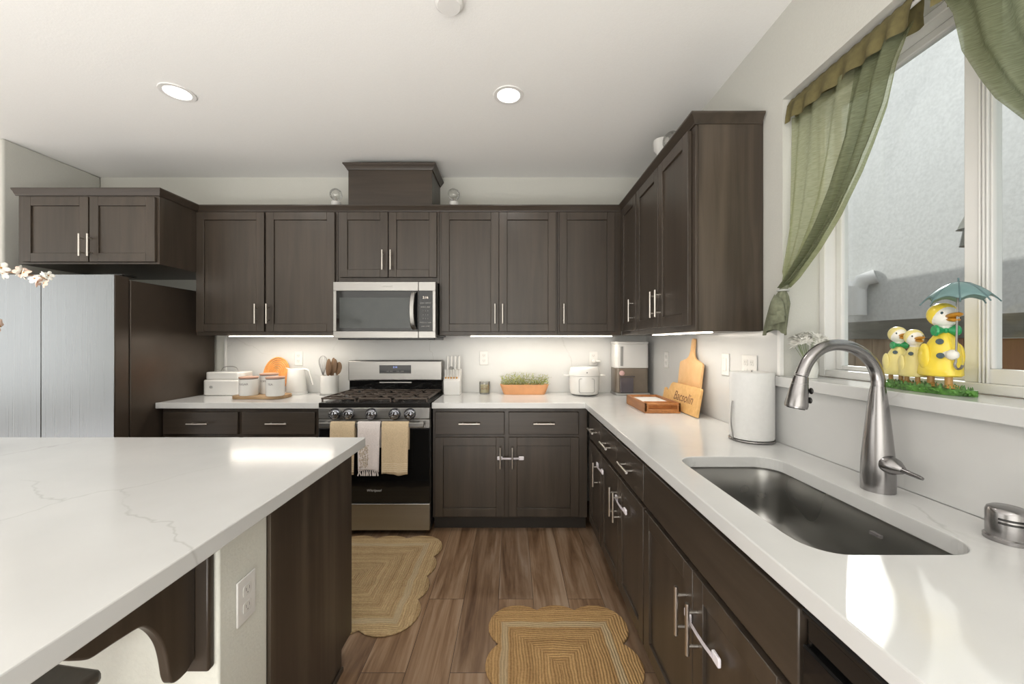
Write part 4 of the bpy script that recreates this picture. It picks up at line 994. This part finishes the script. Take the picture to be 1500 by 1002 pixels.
MB().ell((.103, -.018, .108), (.015, .012, .014), 14, 10).tube([(.075, -.015, .112), (.098, -.018, .106)], [.013, .010], 12).out('wing_hand', DWHT, t, smooth=True)
rows = []
for j in range(9):
    ph = j/8; row = []
    for k in range(65):
        a_ = 2*pi*k/64; sc_ = .070*ph*(1-.10*abs(sin(4*a_))*ph); z = .300-.048*ph**1.9+.010*abs(sin(4*a_))*ph**3
        row.append((.114+sc_*cos(a_), -.014+sc_*sin(a_)*.85, z))
    rows.append(row)
uc = MB().grid(rows, M=None).out('umbrella_canopy', UMB, u, smooth=True, solid=.002)
m = MB()
for k in range(8):
    a_ = 2*pi*k/8; m.tube([(.114+.070*q*cos(a_), -.014+.0595*q*sin(a_), .3015-.048*q**1.9) for q in (0, .3, .6, .8, 1, 1.1)], .0016, 6)
m.tube([(.114, -.014, .299), (.114, -.014, .312)], .002, 6); m.out('umbrella_rib', plain('umb_rib', (.10, .17, .18), .4), u, smooth=True)
# vase of white flowers
t = thing('flower_vase', 'small frosted vase of pale daisies at the far end of window sill', 'vase', (1.182, 1.553, SZ))
MB().lathe([(.001, .0005), (.030, .0005), (.034, .03), (.030, .06), (.024, .068), (.021, .066), (.001, .02)], 28).out('vase', FROST, t, smooth=True)
rnd = random.Random(11)
for k in range(26):
    th = rnd.uniform(0, 6.28); ph = rnd.uniform(.1, 1.25); r_ = .068
    c = Vector((r_*sin(ph)*cos(th)*.85, r_*sin(ph)*sin(th)*1.25, .108+r_*cos(ph)*.9))
    q = (c-Vector((0, 0, .08))).to_track_quat('Z', 'Y').to_matrix().to_4x4(); M = Matrix.Translation(c) @ q
    m = MB()
    for j in range(18):
        a_ = 2*pi*j/18; M2 = M @ Matrix.Rotation(a_, 4, 'Z') @ Matrix.Rotation(R(-rnd.uniform(5, 30)), 4, 'Y'); s_ = .030*rnd.uniform(.85, 1.1)
        m.add([(.002, 0, 0), (s_*.6, .0036, .001), (s_, 0, 0), (s_*.6, -.0036, .001)], [(0, 1, 2), (0, 2, 3)], M2)
    fl = m.out('flower_head', PETAL, t)
    MB().ell((0, 0, 0), (.004, .004, .002), 8, 6, M).out('flower_center', FROST, fl)
    MB().tube([c*.98, Vector((c.x*.2, c.y*.2, .06))], .0009, 5).out('stem', LEAF2, fl)
# ------------------------------------------------------------------ curtains
rod = thing('curtain_rod', 'thin white tension rod across the top of the window', 'curtain rod', (1.163, 0, 2.315))
MB().tube([(0, WY0+.004, 0), (0, WY1-.004, 0)], .0065, 12).out('rod', WHITE, rod, smooth=True)
for y in (WY0+.008, WY1-.008): MB().tube([(0, y-.006, 0), (0, y+.006, 0)], .012, 14).out('end_cap', WHITE, rod, smooth=True)
XK = 1.150
def curtain(label, mir, group=None):
    """mir: function mapping y"""
    t = thing('sheer_curtain', label, 'curtain', (0, 0, 0), 0, group)
    far = 1.622; tie = Vector((1.112, 1.592, 1.548))
    outer = [(1.120, 2.265), (1.135, 2.24), (1.160, 2.186), (1.186, 2.070), (1.229, 1.973), (1.265, 1.901), (1.343, 1.783), (1.435, 1.680), (1.537, 1.590), (1.585, 1.558)]
    def oc(v):
        f = v*(len(outer)-1); i = min(int(f), len(outer)-2); q = f-i
        return outer[i][0]*(1-q)+outer[i+1][0]*q, outer[i][1]*(1-q)+outer[i+1][1]*q
    def inner(v):
        z = 2.262+(1.556-2.262)*v; y = 1.612+.004*sin(v*3)-(.010 if v > .9 else 0); return y, z
    nu, nv = 90, 36; rows = []
    for i in range(nu+1):
        u = i/nu; row = []
        for j in range(nv+1):
            v = j/nv; yi, zi = inner(v); yo, zo = oc(v)
            # cloth gathers toward the outer edge lower down
            uu = u**(1-.25*v)
            y = yi+(yo-yi)*uu; z = zi+(zo-zi)*uu - .035*sin(pi*uu)*v*(1-v)*2
            amp = .010*(1-v)+.012*v
            freq = 15 if v < 2 else 9
            x = XK+amp*sin(u*2*pi*5.5+1.2*sin(u*7)+v*1.5)+.006*sin(u*2*pi*3.3+v*2)
            x += .009*(1-v)**3
            x -= .030*v**2
            row.append((x, mir(y), z))
        rows.append(row)
    MB().grid(rows).out('sheer_cloth', CURT, t, smooth=True, angle=180)
    i0 = int(nu*.60); fold = []
    for i in range(i0, nu+1):
        q = (i-i0)/(nu-i0); fold.append([(p[0]-.004-(.010+.010*sin(q*pi*3))*min(1, .15+j*.05), p[1], p[2]-.002) for j, p in enumerate(rows[i])])
    MB().grid(fold).out('gathered_edge', CURT2, t, smooth=True, angle=180)
    # header with rod pocket
    rows = []
    for i in range(nu+1):
        u = i/nu; y = 1.622+(1.112-1.622)*u; row = []
        w_ = .009*sin(u*2*pi*6.5+1.2*sin(u*7)); dz = .003*sin(u*23)
        for dx, z in ((-.020+w_*.7, 2.243+dz), (-.018+w_*.8, 2.270), (-.014+w_*.3, 2.302), (-.012, 2.318), (-.006, 2.332+abs(w_)*.5), (.006, 2.332+abs(w_)*.5), (.012, 2.318), (.012, 2.30), (.013+w_*.5, 2.27), (.014+w_*.4, 2.243+dz)):
            row.append((1.163+dx*1.3, mir(y), z))
        rows.append(row)
    MB().grid(rows).out('rod_pocket', CURTH, t, smooth=True, angle=180)
    # tie band and gathered tail
    rings = []
    for z, ry, rx, cx, cy in ((1.575, .020, .016, 1.118, 1.588), (1.556, .016, .014, 1.114, 1.594), (1.54, .016, .014, 1.110, 1.598), (1.520, .030, .020, 1.106, 1.600), (1.49, .042, .026, 1.102, 1.604), (1.45, .048, .024, 1.100, 1.612), (1.41, .056, .022, 1.100, 1.622), (1.375, .062, .020, 1.101, 1.632)):
        ring = []
        for k in range(49):
            a_ = 2*pi*k/48; f = 1+.16*sin(7*a_+z*9)*(1 if z < 1.53 else .3)
            ring.append((cx+rx*f*cos(a_), mir(cy+ry*f*sin(a_)), z+(.012*sin(2*a_+1) if z < 1.4 else 0)))
        rings.append(ring)
    MB().grid(rings).out('gathered_tail', CURTT, t, smooth=True, angle=180)
    m = MB()
    rings = []
    for off, z0_, z1_ in ((0, 1.515, 1.46), (1, 1.475, 1.42)):
        sg = 1 if off == 0 else -1
        R_ = []
        for zz, rr_ in ((z0_+.01, .018), (z0_-.02, .036), (z1_-.012, .050)):
            R_.append([(1.090-.006*off+.020*cos(a_)*rr_/.03, mir(1.592-.004*off+rr_*.9*sin(a_)), zz+.010*sin(a_*1+off*2.5)) for a_ in [R(150+8*k) for k in range(16)]])
        m.grid(R_)
    m.out('ruffle', CURTT, t, smooth=True, angle=180, solid=.002)
    MB().tube([(1.112+.019*cos(a_), mir(1.596+.021*sin(a_)), 1.546) for a_ in [2*pi*k/24 for k in range(25)]], .004, 8, cap=False).out('tie_band', plain('tie_grey', (.45, .46, .44), .7), t, smooth=True)
    return t
curtain('sheer olive curtain tied back at the far side of window', lambda y: y)
curtain('sheer olive curtain at the near side of window, top right', lambda y: 2.165-y)
# ------------------------------------------------------------------ rugs
def scallop(hx, hy, nx, ny, amp, n=10):
    """outline of a rectangle whose sides bulge in lobes"""
    P = []
    def side(p0, p1, nl, nrm):
        for i in range(nl):
            for k in range(n):
                q = (i+k/n)/nl; l = k/n; e = amp*(abs(sin(pi*l))**.75)
                P.append((p0[0]+(p1[0]-p0[0])*q+nrm[0]*e, p0[1]+(p1[1]-p0[1])*q+nrm[1]*e))
    c = .0
    side((-hx, -hy), (hx, -hy), nx, (0, -1)); side((hx, -hy), (hx, hy), ny, (1, 0)); side((hx, hy), (-hx, hy), nx, (0, 1)); side((-hx, hy), (-hx, -hy), ny, (-1, 0))
    return P
def rounded_scallop(hx, hy, nx, ny, r):
    """union-like outline: circles along the border, corner lobes centred on the corners"""
    P = []
    import bisect
    # sample radially in angle around perimeter by marching lobes
    def lobes(a, b, nl):
        return [(a[0]+(b[0]-a[0])*i/nl, a[1]+(b[1]-a[1])*i/nl) for i in range(nl)]
    C = lobes((-hx, -hy), (hx, -hy), nx)+lobes((hx, -hy), (hx, hy), ny)+lobes((hx, hy), (-hx, hy), nx)+lobes((-hx, hy), (-hx, -hy), ny)
    N_ = len(C)
    for i in range(N_):
        c0, c, c1 = Vector(C[i-1]), Vector(C[i]), Vector(C[(i+1) % N_])
        def meet(p, q):
            d = q-p; mid = (p+q)/2; rr = max(r, d.length/2*1.0005); hgt = math.sqrt(max(rr*rr-(d.length/2)**2, 1e-8)); nn = Vector((d.y, -d.x)).normalized()
            return mid+nn*hgt
        a0 = meet(c0, c)-c; a1 = meet(c, c1)-c
        t0, t1 = math.atan2(a0.y, a0.x), math.atan2(a1.y, a1.x)
        while t1 <= t0: t1 += 2*pi
        for k in range(10):
            a_ = t0+(t1-t0)*k/10; P.append((c.x+r*cos(a_), c.y+r*sin(a_)))
    return P
def rug(label, cx, cy, hx, hy, nx, ny, r, mat, rz=0):
    P = rounded_scallop(hx-r, hy-r, nx, ny, r)
    return tag(MB().prism(P, .0005, .011).out('jute_rug', mat, bevel=.004, seg=2, loc=(cx, cy, 0), rot=(0, 0, rz)), label, 'rug')
JUTE1 = rug_mat('jute_pale', .56, .43, (.27, .16, .065), (.60, .44, .24), .075)
JUTE2 = rug_mat('jute_gold', .325, .55, (.26, .135, .045), (.58, .36, .155), .085)
rug('pale scalloped jute rug in front of the range, partly behind island', -1.02, 2.21, .57, .455, 4, 3, .155, JUTE1, R(0))
rug('golden scalloped jute rug in front of the sink cabinets', .215, 1.385, .325, .575, 2, 4, .140, JUTE2, R(0))
# ------------------------------------------------------------------ blossom branch at the left edge
t = thing('blossom_vase', 'white vase on the island with a peach and white blossom branch', 'vase', (-2.02, 1.38, ZT))
MB().lathe([(.001, .001), (.05, .001), (.07, .05), (.065, .13), (.035, .19), (.03, .22), (.036, .235), (.032, .235), (.026, .21), (.001, .05)], 32).out('vase', CERW, t, smooth=True)
br = [(0, 0, .20), (-.01, .0, .40), (.04, 0, .58), (.13, 0, .668), (.22, 0, .672), (.34, 0, .655), (.37, 0, .643)]
MB().tube(smooth_pts(br, 2), .003, 6).out('branch', STEMB, t, smooth=True)
MB().tube(smooth_pts([(0, 0, .25), (.06, -.01, .42), (.16, -.01, .49), (.22, -.01, .475)], 2), .0025, 6).out('branch', STEMB, t, smooth=True)
rnd = random.Random(21)
def blossom(c, s, mat):
    m = MB(); M = M_(c, (rnd.uniform(-.6, .6)+pi/2, rnd.uniform(-.6, .6), rnd.uniform(0, 6)))
    for j in range(5):
        m.ell((s*.55, 0, 0), (s*.5, s*.38, s*.10), 10, 6, M @ Matrix.Rotation(2*pi*j/5, 4, 'Z') @ Matrix.Rotation(-.35, 4, 'Y'))
    f = m.out('blossom', mat, t, smooth=True); MB().ell((0, 0, s*.05), (s*.16,)*3, 8, 6, M).out('blossom_center', ORNG, f, smooth=True)
sp = smooth_pts(br, 2); sp = [p for p in sp if p.x > .10]
for k in range(17):
    p = sp[int(k/17*len(sp))]; s = .024*(1.15-.5*k/17); blossom((p.x+rnd.uniform(-.01, .01), p.y+rnd.uniform(-.02, .01), p.z+rnd.uniform(-.018, .016)), s, PETAP if k % 3 == 1 else DWHT)
for k in range(4): blossom((.205+.02*k*(-1)**k*.6, -.02, .475+.008*(k % 2)), .026, PETAP)
for k in range(3): blossom((.10+.015*k, -.01, .60+.02*k), .022, YEL if k == 0 else DWHT)

# ------------------------------------------------------------------ outside
struct(MB().box(XR+.17, 3.8, -4, 9, -.2, -.05).out('ground', CONC))
tag(MB().box(3.8, 4.0, -4, 10, -.2, 7).out('neighbor_house_wall', STUC), 'pale stucco wall of the neighboring house outside the window', 'wall')
rf = thing('roof_eave', 'roof overhang of this house above the window, outside', 'roof', (0, 0, 0))
EZ = 3.42
MB().box(-7.2, 1.72, -3.6, 9, EZ-.16, EZ).out('soffit', WHITE, rf)
MB().box(XR+.17, XR+.20, -3, 9, ZC, EZ-.1605).out('gable', STUC, rf)
struct(MB().box(XR, XR+.165, YB+.15, 9, 0, ZC+.3).out('wall_right_outside', STUC))
fe = thing('wooden_fence', 'weathered brown board fence outside the window with grey top rail', 'fence', (2.60, 0, 0))
rnd = random.Random(4)
for k in range(44):
    y = -.6+.142*k
    MB().box(0, .018, y+.002, y+.139, -.05, 1.357+rnd.uniform(-.003, .003)).out('board', (FENCE, FENCE, FENCR)[rnd.randrange(3)], fe)
MB().box(-.022, -.0005, -.6, 5.6, 1.357, 1.485).out('rail', FENCG, fe, bevel=.002)
for k in range(3): MB().box(.0185, .10, .4+2.4*k, .49+2.4*k, -.05, 1.42).out('post', FENCG, fe)
pv = thing('vent_pipe', 'white elbowed vent pipe on the neighboring stucco wall', 'pipe', (3.70, 4.18, 0))
MB().tube([(0, 0, 1.62), (0, 0, 1.93)], .085, 24).tube([(0, 0, 1.88), (.02, -.05, 1.99), (.09, -.13, 2.02)], .075, 20).tube([(0, 0, 1.90), (-.04, .10, 1.97), (-.06, .20, 1.92)], .072, 20).out('pipe', PLW, pv, smooth=True)
MB().tube([(-.06, .20, 1.92), (-.062, .205, 1.918)], .058, 20).out('pipe_mouth', PLG, pv, smooth=True)
hb = thing('hanging_chime', 'small white and grey cone chime hanging outside by the window mullion', 'wind chime', (1.62, 1.372, 0))
MB().tube([(0, 0, 2.6), (0, 0, 1.80)], .0012, 6).out('cord', WHITE, hb)
MB().ell((0, 0, 1.838), (.009, .009, .010), 12, 8).out('bead', PLG, hb, smooth=True)
MB().lathe([(.002, 1.815), (.038, 1.735), (.034, 1.736)], 16, cap=False).out('cone', PLW, hb)
MB().lathe([(.020, 1.735), (.030, 1.675), (.001, 1.676)], 16, cap=False).out('bell', PLG, hb)
MB().box(-.01, .01, -.01, .01, 2.6, EZ-.1605).out('hook', WHITE, hb)
